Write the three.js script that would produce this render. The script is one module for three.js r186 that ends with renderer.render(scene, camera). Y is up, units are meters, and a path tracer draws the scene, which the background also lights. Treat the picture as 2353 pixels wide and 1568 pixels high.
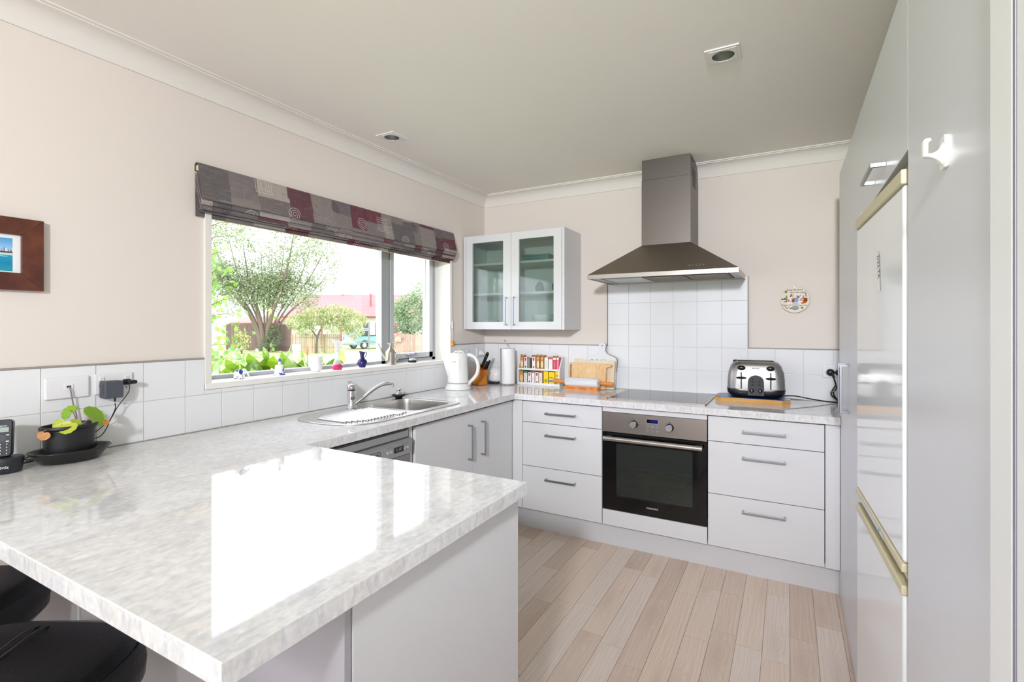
import * as THREE from 'three';
import { RoundedBoxGeometry } from 'three/addons/geometries/RoundedBoxGeometry.js';
import { mergeGeometries, toCreasedNormals } from 'three/addons/utils/BufferGeometryUtils.js';

// ---------------------------------------------------------------- camera, sky, light, exposure
const scene = new THREE.Scene();
const YAW = 0.5053, EYE = [2.1874, 1.3443, 3.4871];
const camera = new THREE.PerspectiveCamera(2 * Math.atan(784 / 1148.894) * 180 / Math.PI, 2353 / 1568, 0.05, 400);
camera.position.set(...EYE);
camera.rotation.set(0, YAW, 0);
camera.setViewOffset(2353, 1568, 0, 33.8, 2353, 1568);
const SKY = 4.4, FILL_LAMP = 39, FILL_LAMP2 = 24, EXPOSURE = 1.0;
{ // even, bright overcast sky: a little brighter overhead
  const w = 64, h = 32, d = new Float32Array(w * h * 4);
  for (let y = 0; y < h; y++) for (let x = 0; x < w; x++) {
    const up = Math.sin((y + 0.5) / h * Math.PI - Math.PI / 2), l = SKY * (up < 0 ? 0.35 : 0.85 + 0.3 * up), o = (y * w + x) * 4;
    d[o] = l * 0.99; d[o + 1] = l; d[o + 2] = l * 1.17; d[o + 3] = 1;
  }
  const t = new THREE.DataTexture(d, w, h, THREE.RGBAFormat, THREE.FloatType);
  t.mapping = THREE.EquirectangularReflectionMapping; t.magFilter = t.minFilter = THREE.LinearFilter; t.needsUpdate = true;
  scene.background = t;
}
const renderer = new THREE.WebGLRenderer({ antialias: true });
renderer.shadowMap.enabled = true;
renderer.toneMapping = THREE.LinearToneMapping;
renderer.toneMappingExposure = EXPOSURE;

// ---------------------------------------------------------------- helpers
const V = (x, y, z) => new THREE.Vector3(x, y, z), PI = Math.PI;
let seedState = 7;
const rnd = () => { seedState = (seedState * 1664525 + 1013904223) >>> 0; return seedState / 4294967296; };
const seed = (n) => { seedState = n; };
const rr = (a, b) => a + (b - a) * rnd();
const used = {};
const numbered = (n) => { const k = used[n] = (used[n] ?? -1) + 1; return k ? n + '_' + String(k).padStart(3, '0') : n; };
function clean(g) {
  if (g.index) g = g.toNonIndexed();
  for (const k of Object.keys(g.attributes)) if (!['position', 'normal', 'uv'].includes(k)) g.deleteAttribute(k);
  if (!g.attributes.normal) g.computeVertexNormals();
  if (!g.attributes.uv) g.setAttribute('uv', new THREE.BufferAttribute(new Float32Array(g.attributes.position.count * 2), 2));
  g.groups = [];
  return g;
}
const join = (a) => Array.isArray(a) ? (a.length === 1 ? clean(a[0]) : mergeGeometries(a.map(clean))) : a;
// uv in metres from the dominant axis of each face
function metres(g, k = 1, ou = 0, ov = 0, swap = false) {
  g = clean(g); const p = g.attributes.position, n = g.attributes.normal, uv = g.attributes.uv;
  for (let i = 0; i < p.count; i += 3) {
    const ax = [0, 0, 0];
    for (let j = 0; j < 3; j++) { ax[0] += Math.abs(n.getX(i + j)); ax[1] += Math.abs(n.getY(i + j)); ax[2] += Math.abs(n.getZ(i + j)); }
    const m = ax.indexOf(Math.max(...ax));
    for (let j = 0; j < 3; j++) {
      const x = p.getX(i + j), y = p.getY(i + j), z = p.getZ(i + j);
      let u = m === 0 ? z : x, v = m === 1 ? z : y; if (swap) [u, v] = [v, u];
      uv.setXY(i + j, u * k + ou, v * k + ov);
    }
  }
  return g;
}
function mesh(name, geo, mat, parent, label) {
  const m = new THREE.Mesh(join(geo), mat); m.name = name; m.castShadow = m.receiveShadow = true;
  if (label) m.userData.label = label;
  parent.add(m); return m;
}
function thing(name, label, category, [x, y, z] = [0, 0, 0], turn = 0, group) {
  const o = new THREE.Group(); o.name = numbered(name); o.position.set(x, y, z); o.rotation.y = turn;
  o.userData = { label, category }; if (group) o.userData.group = group;
  scene.add(o); return o;
}
function single(name, geo, mat, label, category, group) {
  const m = mesh(numbered(name), geo, mat, scene); m.userData = { label, category }; if (group) m.userData.group = group; return m;
}
function struct(name, geo, mat, label) { const m = mesh(name, geo, mat, scene); m.userData.kind = 'structure'; if (label) m.userData.label = label; return m; }
function again(root, pos, turn, label) { const c = root.clone(); c.name = numbered(root.userData.base ?? root.name.replace(/_\d{3}$/, '')); c.position.set(...pos); c.rotation.y = turn; c.userData = { ...root.userData }; if (label) c.userData.label = label; scene.add(c); return c; }
const mv = (g, x = 0, y = 0, z = 0) => g.translate(x, y, z);
const rot = (g, x = 0, y = 0, z = 0) => { if (x) g.rotateX(x); if (y) g.rotateY(y); if (z) g.rotateZ(z); return g; };
// box by centre; r rounds its edges
const bx = (w, h, d, x = 0, y = 0, z = 0, r = 0, s = 1) => mv(r ? new RoundedBoxGeometry(w, h, d, s, r) : new THREE.BoxGeometry(w, h, d), x, y, z);
// box by its limits
const lim = (x0, x1, y0, y1, z0, z1, r = 0, s = 1) => bx(x1 - x0, y1 - y0, z1 - z0, (x0 + x1) / 2, (y0 + y1) / 2, (z0 + z1) / 2, r, s);
const cyl = (r0, r1, h, x = 0, y = 0, z = 0, n = 24) => mv(new THREE.CylinderGeometry(r0, r1, h, n), x, y, z);
const ball = (r, x = 0, y = 0, z = 0, n = 16) => mv(new THREE.SphereGeometry(r, n, Math.ceil(n * 0.7)), x, y, z);
const lathe = (pts, n = 40) => new THREE.LatheGeometry(pts.map(([r, y]) => new THREE.Vector2(r, y)), n);
const curve = (pts, closed = false) => new THREE.CatmullRomCurve3(pts.map((p) => V(...p)), closed, 'catmullrom', 0.5);
const tube = (pts, r, seg = 24, rad = 8, closed = false) => new THREE.TubeGeometry(curve(pts, closed), seg, r, rad, closed);
const bars = (pts, r, rad = 8) => { const p = new THREE.CurvePath(); for (let i = 0; i + 1 < pts.length; i++) p.add(new THREE.LineCurve3(V(...pts[i]), V(...pts[i + 1]))); return pts.slice(1).map((_, i) => new THREE.TubeGeometry(p.curves[i], 1, r, rad, false)); };
function taper(pts, r0, r1, seg = 14, rad = 7) { // a limb: a tube that thins along its length
  const g = tube(pts, 1, seg, rad), c = curve(pts), p = g.attributes.position, q = V(0, 0, 0);
  for (let i = 0; i <= seg; i++) { const o = c.getPointAt(i / seg), r = r0 + (r1 - r0) * i / seg; for (let j = 0; j <= rad; j++) { const k = i * (rad + 1) + j; q.fromBufferAttribute(p, k).sub(o).multiplyScalar(r).add(o); p.setXYZ(k, q.x, q.y, q.z); } }
  return g;
}
const shape = (pts) => new THREE.Shape(pts.map(([x, y]) => new THREE.Vector2(x, y)));
const ext = (s, depth, bevel = 0, seg = 2, cs = 12) => { const g = new THREE.ExtrudeGeometry(Array.isArray(s) ? shape(s) : s, { depth: depth - 2 * bevel, bevelEnabled: bevel > 0, bevelSize: bevel, bevelThickness: bevel, bevelOffset: -bevel, bevelSegments: seg, curveSegments: cs }); return mv(g, 0, 0, bevel); };
function rrect(w, h, r, x = 0, y = 0, path = new THREE.Shape()) {
  const a = x - w / 2, b = y - h / 2; path.moveTo(a + r, b); path.lineTo(a + w - r, b); path.absarc(a + w - r, b + r, r, -PI / 2, 0); path.lineTo(a + w, b + h - r); path.absarc(a + w - r, b + h - r, r, 0, PI / 2);
  path.lineTo(a + r, b + h); path.absarc(a + r, b + h - r, r, PI / 2, PI); path.lineTo(a, b + r); path.absarc(a + r, b + r, r, PI, 1.5 * PI); return path;
}
// turns an extrusion drawn in x,y (depth along z) so that it lies flat: drawn y becomes -z, depth becomes up
const flat = (g) => g.rotateX(-PI / 2);

// ---------------------------------------------------------------- textures
function noise2(n, cells, sd) { // tileable value noise
  const a = new Float32Array(cells * cells); let s = sd * 7919 + 13; for (let i = 0; i < a.length; i++) { s = (s * 1664525 + 1013904223) >>> 0; a[i] = s / 4294967296; }
  return (u, v) => { const x = u * cells, y = v * cells, i = Math.floor(x), j = Math.floor(y), f = x - i, g = y - j, k = (p, q) => a[((q % cells + cells) % cells) * cells + ((p % cells + cells) % cells)], fx = f * f * (3 - 2 * f), gy = g * g * (3 - 2 * g); return (k(i, j) * (1 - fx) + k(i + 1, j) * fx) * (1 - gy) + (k(i, j + 1) * (1 - fx) + k(i + 1, j + 1) * fx) * gy; };
}
function fbm(base, oct, sd) { const f = Array.from({ length: oct }, (_, i) => noise2(0, base << i, sd + i)); return (u, v) => { let s = 0, a = 0.5, t = 0; for (const q of f) { s += a * q(u, v); t += a; a *= 0.55; } return s / t; }; }
function tex(w, h, fn, srgb = true) {
  const d = new Uint8Array(w * h * 4);
  for (let y = 0; y < h; y++) for (let x = 0; x < w; x++) { const c = fn(x / w, y / h), o = (y * w + x) * 4; for (let i = 0; i < 3; i++) d[o + i] = Math.max(0, Math.min(255, Array.isArray(c) ? c[i] : c)); d[o + 3] = 255; }
  const t = new THREE.DataTexture(d, w, h); t.wrapS = t.wrapT = THREE.RepeatWrapping; t.magFilter = THREE.LinearFilter; t.minFilter = THREE.LinearMipmapLinearFilter; t.generateMipmaps = true;
  if (srgb) t.colorSpace = THREE.SRGBColorSpace; t.needsUpdate = true; return t;
}
function canvasTex(w, h, draw) {
  const c = document.createElement('canvas'); c.width = w; c.height = h; const x = c.getContext('2d'); draw(x, w, h);
  const t = new THREE.CanvasTexture(c); t.colorSpace = THREE.SRGBColorSpace; t.magFilter = THREE.LinearFilter; return t;
}
const mix = (a, b, t) => a.map((v, i) => v + (b[i] - v) * t), sat = (x) => Math.max(0, Math.min(1, x));
const std = (color, roughness = 0.5, more = {}) => new THREE.MeshStandardMaterial({ color, roughness, ...more });
const phy = (color, roughness = 0.5, more = {}) => new THREE.MeshPhysicalMaterial({ color, roughness, ...more });

const fA = fbm(4, 6, 3), fB = fbm(10, 5, 21), fC = fbm(3, 4, 40), fD = fbm(32, 3, 60);
const stoneTex = tex(1024, 1024, (u, v) => {
  const a = fA(u, v), b = fB(u + 0.1 * a, v), m = fC(u, v), f = fD(u, v);
  const s = fB(u * 3 + 0.2 * b, v), t = fD(u * 2, v * 0.5);
  let c = mix([224, 223, 221], [209, 209, 209], sat((a - 0.4) * 2.2));
  c = mix(c, [217, 210, 199], sat((m - 0.48) * 2.4) * 0.35 * b * 2); c = mix(c, [192, 196, 203], sat((s - 0.55) * 5) * 0.45); c = mix(c, [236, 236, 234], sat((t - 0.58) * 5) * 0.4);
  return c.map((q) => q + (f - 0.5) * 30);
});
const oakTex = [1, 2, 3, 4].map((k) => {
  const g = noise2(0, 64, k), w = fbm(3, 4, k * 11), s = fbm(6, 3, k * 17), kx = [0.3, 0.62, 0.45, 0.8][k - 1], ky = [0.35, 0.7, 0.15, 0.52][k - 1];
  return tex(256, 1024, (u, v) => {
    const dx = (u - kx) * 1.0, dy = (v - ky) * 4, knot = Math.exp(-(dx * dx * 14 + dy * dy * 5));
    const bend = w(u * 0.5, v) * 0.55 + knot * 0.8, ring = 0.5 + 0.5 * Math.sin((u * 2.4 + bend * 2.1) * PI * 5), pore = g(u, v * 0.07) * 0.55 + g(u * 2, v * 0.12) * 0.45;
    let c = mix([244, 229, 215], [210, 189, 173], sat(0.24 * ring + 0.95 * pore - 0.16)); c = mix(c, [228, 216, 206], s(u, v) * 0.62);
    return mix(c, [202, 182, 167], knot * 0.34);
  });
});
const grain = (a, b, k, sd) => { const n = noise2(0, 96, sd), f = fbm(3, 4, sd + 5); return tex(256, 256, (u, v) => mix(a, b, sat(0.55 * n(u * 0.12, v) + 0.6 * f(u, v) - 0.1) * k)); };
const bumpFine = (() => { const f = fbm(24, 3, 90); return tex(256, 256, (u, v) => 255 * f(u, v), false); })();
const leatherBump = (() => { const f = fbm(40, 2, 91), g = fbm(14, 2, 92); return tex(256, 256, (u, v) => 255 * (0.6 * Math.abs(f(u, v) - 0.5) * 2 + 0.4 * g(u, v)), false); })();
const paperBump = tex(128, 128, (u, v) => 128 + 120 * Math.sin(u * PI * 16) * Math.sin(v * PI * 16), false);
function rep(t, a, b = a) { const c = t.clone(); c.wrapS = c.wrapT = THREE.RepeatWrapping; c.repeat.set(a, b); c.needsUpdate = true; return c; }

// ---------------------------------------------------------------- materials
const M = {
  wall: std('#e6ddd3', 0.9), ceiling: std('#f6f2ea', 0.92), cornice: std('#e9e5dc', 0.8), white: std('#eaeaea', 0.45), gloss: phy('#eeeeec', 0.3),
  cabinet: phy('#dadada', 0.34), tall: phy('#d6d7dc', 0.3), carcass: std('#e4e2df', 0.5), kick: std('#d3d3d4', 0.5), trimgrey: std('#9d978f', 0.5), panelshade: std('#a9a7ab', 0.55),
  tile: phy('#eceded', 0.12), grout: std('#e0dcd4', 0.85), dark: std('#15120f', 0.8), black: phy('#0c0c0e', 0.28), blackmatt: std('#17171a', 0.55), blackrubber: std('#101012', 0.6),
  bench: phy('#ffffff', 0.045, { map: rep(stoneTex, 2.6), specularIntensity: 1 }),
  steel: phy('#b9b4ae', 0.32, { metalness: 1 }), hood: phy('#716b66', 0.4, { metalness: 1 }), hoodtop: phy('#958b80', 0.45, { metalness: 1 }), sink: phy('#c9c8c4', 0.24, { metalness: 1 }), chrome: phy('#d8d9db', 0.06, { metalness: 1 }), satin: phy('#a9adb3', 0.35, { metalness: 1 }), silver: phy('#b5b7b9', 0.4, { metalness: 0.7 }),
  glass: phy('#ffffff', 0, { transmission: 1, ior: 1.5 }), cabglass: phy('#e3ece6', 0.06, { transmission: 0.97, ior: 1.5 }), ovenglass: phy('#a9b0aa', 0.03, { transmission: 0.95, ior: 1.5 }),
  alum: phy('#b4b7b8', 0.45, { metalness: 0.4 }), alumlight: phy('#ccd0d2', 0.4, { metalness: 0.4 }),
  kettle: phy('#e6e7e2', 0.25), orange: phy('#d98a2b', 0.4, { map: grain([255, 255, 255], [214, 190, 160], 1, 5) }), orangedeep: phy('#e08a3c', 0.42),
  fridge: phy('#e9ebec', 0.08), fridgetrim: phy('#cfc6a4', 0.4), paper: std('#f2f1ef', 0.95, { bumpMap: rep(paperBump, 6, 5), bumpScale: 0.0015 }), plaster: std('#f4f2ee', 0.5),
  pot: phy('#1b1a1c', 0.4), saucer: phy('#1c1c1a', 0.2), leaf: phy('#7fae28', 0.35, { side: THREE.DoubleSide, transmission: 0.15 }), stem: std('#a77b4f', 0.6), soil: std('#5d3b26', 0.95),
  leather: phy('#09090b', 0.25, { specularIntensity: 0.6, bumpMap: rep(leatherBump, 9), bumpScale: 0.0006 }), thread: std('#3a3a40', 0.6),
  cream: std('#e6ddc6', 0.5), cable: phy('#0e0e10', 0.45), cablegrey: std('#8f888a', 0.5), board: std('#f0dcb8', 0.6, { map: grain([255, 248, 236], [226, 190, 146], 1, 8) }), boardpale: std('#f0e8d8', 0.65, { map: grain([255, 250, 240], [236, 214, 182], 1, 12) }),
};
for (const k of Object.keys(M)) M[k].name = k;
// flat print: lettering or a picture on its own thin sheet, just proud of what it is printed on
function print(name, w, h, pw, ph, draw, parent, pos, turn = [0, 0, 0], more = {}) {
  const t = canvasTex(pw, ph, draw);
  const m = mesh(name, new THREE.PlaneGeometry(w, h), phy('#ffffff', more.rough ?? 0.5, { map: t, transparent: !more.opaque }), parent);
  m.position.set(...pos); m.rotation.set(...turn); return m;
}
const words = (text, font, color, spacing) => (x, w, h) => { x.fillStyle = color; x.font = font; x.textAlign = 'center'; x.textBaseline = 'middle'; if (spacing) x.letterSpacing = spacing; x.fillText(text, w / 2, h / 2); };
// ---------------------------------------------------------------- the room
const H = 2.4, ZR = 6.3, XR = 5.4;   // ceiling height; the living area behind the camera runs to ZR and XR
const structGroup = (name) => { const g = new THREE.Group(); g.name = name; g.userData.kind = 'structure'; scene.add(g); return g; };
const floor = struct('floor', lim(-0.2, XR + 0.2, -0.12, -0.004, -0.2, ZR + 0.2), std('#b9a592', 0.7));
{ // vinyl oak planks running towards the cooker wall
  seed(11);
  const mats = oakTex.map((t) => phy('#ffffff', 0.42, { map: t, bumpMap: t, bumpScale: 0.0003 })), tints = ['#fff9f3', '#f6efe9', '#ffffff', '#efe6df'];
  const all = mats.flatMap((m) => tints.map((c) => { const k = m.clone(); k.color.set(c); return k; }));
  const W = 0.101, geos = {};
  for (let i = 0, x = -0.03; x < 2.5; i++, x += W) {
    let z = -0.05 - rr(0, 0.5);
    while (z < 3.6) {
      const L = [0.36, 0.46, 0.56, 0.66, 0.78][Math.floor(rnd() * 5)], v = Math.floor(rnd() * 3), key = L + '_' + v;
      if (!geos[key]) { const g = clean(bx(W - 0.0016, 0.006, L - 0.0016, 0, 0, 0)), p = g.attributes.position, uv = g.attributes.uv; for (let q = 0; q < p.count; q++) uv.setXY(q, (p.getX(q) + W / 2) / W * 0.94 + 0.03, (p.getZ(q) + L / 2) * 0.95 + v * 0.37); geos[key] = g; }
      const m = mesh('plank', geos[key], all[Math.floor(rnd() * all.length)], floor); m.position.set(x + W / 2, -0.003, z + L / 2); z += L;
    }
  }
}
const DL = [[1.965, 1.39], [0.255, 1.375]];   // the two recessed downlights
{ const s = shape([[-0.2, 0.2], [XR + 0.2, 0.2], [XR + 0.2, -ZR - 0.2], [-0.2, -ZR - 0.2]]); for (const [x, z] of DL) { const h = new THREE.Path(); h.absellipse(x, -z, 0.044, 0.044, 0, 2 * PI); s.holes.push(h); }
  struct('ceiling', mv(flat(ext(s, 0.3, 0, 1, 24)), 0, H, 0), M.ceiling); }
// left wall with the kitchen window and, behind the camera, an unseen ranch slider added for daylight; the back wall; walls of the living area
const WIN = { z0: 0.463, z1: 2.256, y0: 1.073, y1: 2.0 };
const wallLeft = struct('wall_left', [lim(-0.2, 0, 0, H, -0.2, WIN.z0), lim(-0.2, 0, 0, WIN.y0, WIN.z0, WIN.z1), lim(-0.2, 0, WIN.y1, H, WIN.z0, WIN.z1), lim(-0.2, 0, 0, H, WIN.z1, 3.6), lim(-0.2, 0, 2.25, H, 3.6, 6.1), lim(-0.2, 0, 0, H, 6.1, ZR + 0.2)], M.wall);
const wallBack = struct('wall_back', lim(-0.2, 2.7, 0, H, -0.2, 0), M.wall);
struct('wall_right', [lim(3.05, 3.25, 0, H, -0.2, 2.66), lim(2.42, 2.62, 0, H, 2.66, 2.735), lim(2.42, 2.62, 2.1, H, 2.735, 3.56), lim(2.42, 2.62, 0, H, 3.56, 3.8), lim(2.7, 3.25, 0, H, -0.2, 0), lim(2.62, 3.25, 0, H, 2.66, 2.76)], M.wall);
struct('wall_dining', lim(2.62, XR + 0.2, 0, H, 3.64, 3.8), M.wall);
struct('wall_far', [lim(XR, XR + 0.2, 2.3, H, 3.8, ZR), lim(XR, XR + 0.2, 0, 2.3, 3.8, 3.95), lim(XR, XR + 0.2, 0, 2.3, 6.15, ZR)], M.wall);
struct('wall_rear', [lim(0, XR, 2.3, H, ZR, ZR + 0.2), lim(0, 0.6, 0, 2.3, ZR, ZR + 0.2), lim(0.6, 2.2, 0, 1.0, ZR, ZR + 0.2), lim(0.6, 2.2, 2.1, 2.3, ZR, ZR + 0.2), lim(2.2, 2.8, 0, 2.3, ZR, ZR + 0.2), lim(5.25, XR, 0, 2.3, ZR, ZR + 0.2)], M.wall);
{ // unseen living-area windows, added and sized to let daylight in; frames with panes
  const w = (n, axis, a0, a1, y0, y1, at) => { const g = structGroup('window_' + n), f = 0.05, b = (p, q, r, s) => axis === 'x' ? lim(at - 0.03, at + 0.03, r, s, p, q) : lim(p, q, r, s, at - 0.03, at + 0.03), m = (a0 + a1) / 2;
    mesh('frame', [b(a0, a1, y0, y0 + f), b(a0, a1, y1 - f, y1), b(a0, a0 + f, y0, y1), b(a1 - f, a1, y0, y1), b(m - f / 2, m + f / 2, y0, y1)], M.alum, g); 
    for (const [p, q] of [[a0 + f, m - f / 2], [m + f / 2, a1 - f]]) mesh('pane', axis === 'x' ? lim(at - 0.002, at + 0.002, y0 + f, y1 - f, p, q) : lim(p, q, y0 + f, y1 - f, at - 0.002, at + 0.002), M.glass, g); };
  w(2, 'x', 3.6, 6.1, 0.0, 2.25, -0.1); w(3, 'z', 0.6, 2.2, 1.0, 2.1, ZR + 0.1); w(4, 'z', 2.8, 5.25, 0, 2.3, ZR + 0.1); w(5, 'x', 3.95, 6.15, 0, 2.3, XR + 0.1);
}
{ // cove cornice along the left and back walls
  const prof = (s) => { const p = new THREE.Shape(); p.moveTo(0, H); p.lineTo(0, 2.316); p.lineTo(s * 0.007, 2.316); p.lineTo(s * 0.009, 2.322); p.bezierCurveTo(s * 0.018, 2.362, s * 0.04, 2.384, s * 0.078, 2.389); p.lineTo(s * 0.079, 2.393); p.lineTo(s * 0.09, 2.394); p.lineTo(s * 0.09, H); return p; };
  struct('trim_1', toCreasedNormals(ext(prof(1), ZR), 0.4), M.cornice, 'white cove cornice above the window wall');
  struct('trim_2', toCreasedNormals(ext(prof(-1), 2.6).rotateY(PI / 2), 0.4), M.cornice, 'white cove cornice above the cooker wall');
}
{ // tiled splashback: every tile its own piece of the wall it is set on
  const cache = {}, T = 0.152, Y0 = 0.9015, CAP = 1.2047;
  const box = (w, h) => { const k = w.toFixed(4) + h.toFixed(4); return cache[k] ??= bx(w - 0.0024, h - 0.0024, 0.006, 0, 0, 0.004, 0.0012); };
  const back = (x0, x1, y0, y1) => { if (x1 - x0 > 0.006) mesh('tile', box(x1 - x0, y1 - y0), M.tile, wallBack).position.set((x0 + x1) / 2, (y0 + y1) / 2, 0); };
  const left = (z0, z1, y0, y1) => { if (z1 - z0 > 0.006) { const m = mesh('tile', box(z1 - z0, y1 - y0), M.tile, wallLeft); m.position.set(0, (y0 + y1) / 2, (z0 + z1) / 2); m.rotation.y = PI / 2; } };
  const R = (CAP - Y0) / 2;
  for (let k = -7; k < 10; k++) { const a = Math.max(0.007, 1.05 + T * k), b = Math.min(2.46, 1.05 + T * (k + 1)), rows = k >= 0 && k < 6 ? 5 : 2; for (let i = 0; i < rows; i++) back(a, b, Y0 + R * i, Y0 + R * (i + 1)); }
  for (let i = -3; i < 19; i++) {
    const b = Math.min(3.1, 2.789 - T * i), a = Math.max(0.007, b - (b === 3.1 ? 0.007 : T)), lo = 2.789 - T * (i + 1), A = Math.max(0.007, lo); if (b <= A) continue;
    left(A, b, Y0, Y0 + R);
    for (const [p, q] of [[A, Math.min(b, WIN.z0)], [Math.max(A, WIN.z1), b]]) if (q > p) left(p, q, Y0 + R, CAP);
    const p = Math.max(A, WIN.z0), q = Math.min(b, WIN.z1); if (q > p) left(p, q, Y0 + R, WIN.y0);
  }
  mesh('grout', [lim(0, 2.46, 0.9, CAP, 0, 0.004), lim(1.05, 1.962, CAP, Y0 + 5 * R, 0, 0.004)], M.grout, wallBack);
  mesh('grout', [lim(0, 0.004, 0.9, WIN.y0, 0, 3.1), lim(0, 0.004, WIN.y0, CAP, 0, WIN.z0), lim(0, 0.004, WIN.y0, CAP, WIN.z1, 3.1)], M.grout, wallLeft);
  struct('trim_3', [lim(0, 1.05, CAP, CAP + 0.006, 0, 0.01), lim(1.044, 1.05, CAP, 1.66, 0, 0.01), lim(1.962, 1.968, CAP, 1.66, 0, 0.01), lim(1.968, 2.46, CAP, CAP + 0.006, 0, 0.01)], M.trimgrey, 'thin grey edging strip around the cooker wall tiles');
  struct('trim_4', [lim(0, 0.01, CAP, CAP + 0.006, 0.01, WIN.z0), lim(0, 0.01, CAP, CAP + 0.006, WIN.z1, 3.1)], M.trimgrey, 'thin grey edging strip above the window wall tiles');
}
{ // kitchen window: timber liner and sill, aluminium frame with a fixed pane and an opening sash
  const g = structGroup('window_1'), F = -0.127, { z0, z1 } = WIN, top = 2.0;
  mesh('liner', [lim(F, 0.012, 1.073, top, z0, z0 + 0.029, 0.002), lim(F, 0.012, 1.073, top, z1 - 0.029, z1, 0.002), lim(F, 0.012, top - 0.028, top, z0, z1, 0.002)], std('#ece9e0', 0.4), g);
  mesh('sill', lim(F, 0.014, 1.073, 1.0995, z0 - 0.0, z1, 0.003, 2), std('#f3f1ea', 0.35), g);
  const a = z0 + 0.029, b = z1 - 0.029, A = F - 0.05;
  mesh('frame', [lim(A, F, 1.0995, 1.118, a, b), lim(A, F, top - 0.05, top - 0.028, a, b), lim(A, F, 1.0995, top - 0.03, b - 0.022, b), lim(A, F, 1.0995, top - 0.03, a, a + 0.036), lim(A, F, 1.0995, top - 0.03, 0.985, 1.054)], M.alum, g);
  mesh('sash', [lim(A - 0.005, F + 0.008, 1.123, 1.158, a + 0.04, 0.982), lim(A - 0.005, F + 0.008, 1.9, 1.965, a + 0.04, 0.982), lim(A - 0.005, F + 0.008, 1.123, 1.95, a + 0.04, a + 0.078), lim(A - 0.005, F + 0.008, 1.123, 1.95, 0.947, 0.982)], M.alumlight, g);
  mesh('gasket', [lim(A + 0.005, F - 0.004, 1.118, 1.123, a + 0.036, 0.985), lim(A + 0.005, F - 0.004, 1.12, 1.96, a + 0.036, a + 0.04), lim(A, F + 0.001, 1.12, 1.96, 0.982, 0.985)], M.dark, g);
  mesh('pane', lim(A + 0.02, A + 0.024, 1.118, top - 0.05, 1.054, b - 0.022), M.glass, g);
  mesh('pane', lim(A + 0.02, A + 0.024, 1.158, 1.9, a + 0.078, 0.947), M.glass, g);
  const l = mesh('latch', [bx(0.03, 0.014, 0.075, F + 0.02, 1.147, 0.79, 0.005, 2), bx(0.018, 0.02, 0.03, F + 0.03, 1.152, 0.76, 0.005, 2), cyl(0.008, 0.008, 0.03, F + 0.02, 1.135, 0.8)], M.satin, g);
}
{ // door and its frame at the right, beside the camera
  struct('trim_5', [lim(2.404, 2.44, 0, 2.1, 2.664, 2.734, 0.002, 2), lim(2.404, 2.44, 2.1, 2.17, 2.664, 3.63, 0.002, 2), lim(2.404, 2.44, 0, 2.1, 3.562, 3.63, 0.002, 2)], M.white, 'white door architrave');
  const d = structGroup('door_1'); mesh('door_leaf', lim(2.4055, 2.45, 0.006, 2.095, 2.741, 3.555, 0.002), M.white, d); mesh('shadow_gap', lim(2.4045, 2.44, 0, 2.1, 2.7341, 2.7408), std('#8e8d99', 0.8), d); mesh('door_handle', [cyl(0.026, 0.026, 0.01, 0, 0, 0).rotateZ(PI / 2).translate(2.407, 1.0, 3.49), bx(0.014, 0.016, 0.12, 2.372, 1.0, 3.44, 0.006, 2), cyl(0.008, 0.008, 0.04, 0, 0, 0).rotateZ(PI / 2).translate(2.392, 1.0, 3.49)], M.satin, d);  // dark strip fills the gap beside the door leaf, painted as its shade
}
// ---------------------------------------------------------------- worktop and cabinets
const B = 0.9, BT = 0.038, XF = 0.57, ZF = 0.559, XP = 2.41;
{
  const s = shape([[0.011, -0.011], [2.446, -0.011], [2.446, -0.495], [2.408, -0.495], [2.408, -0.592], [0.606, -0.592], [0.6, -2.218], [1.534, -2.218], [1.534, -3.096], [0.011, -3.096]]);
  s.holes.push(rrect(0.385, 0.345, 0.05, 0.31, -1.29, new THREE.Path()));
  const g = metres(mv(flat(ext(s, BT, 0.002, 2)), 0, B - BT, 0));
  single('worktop', g, M.bench, 'grey stone-look laminate worktop running round three sides to a peninsula', 'countertop');
}
// a square bow handle: bar of length L along local x, standing off along +z
function handleGeo(L) { return join([bx(L, 0.012, 0.008, 0, 0, 0.031, 0.0015), bx(0.009, 0.011, 0.03, -L / 2 + 0.005, 0, 0.015, 0.001), bx(0.009, 0.011, 0.03, L / 2 - 0.005, 0, 0.015, 0.001)]); }
const HG = handleGeo(0.205);
function putHandle(parent, x, y, z, turn = [0, 0, 0]) { const h = mesh('handle', HG, M.satin, parent); h.position.set(x, y, z); h.rotation.set(...turn); return h; }
function drawers(x0, x1, label) {
  const t = thing('drawer_cabinet', label, 'cabinet', [x0, 0, 0]), w = x1 - x0;
  mesh('carcass', lim(0.002, w - 0.002, 0.14, B - BT - 0.006, 0.02, ZF - 0.02), M.carcass, t);
  for (const [a, b, hy] of [[0.717, 0.852, 0.785], [0.43, 0.714, 0.645], [0.143, 0.427, 0.36]]) { const d = mesh('drawer', lim(0.0015, w - 0.0015, a + 0.0008, b, ZF - 0.018, ZF, 0.0012), M.cabinet, t); putHandle(d, w / 2 + (x0 < 1 ? 0.003 : 0.002), hy, ZF); }
}
drawers(0.648, 1.194, 'white three-drawer cabinet to the left of the oven');
drawers(1.798, 2.345, 'white three-drawer cabinet to the right of the oven, under the toaster');
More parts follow.
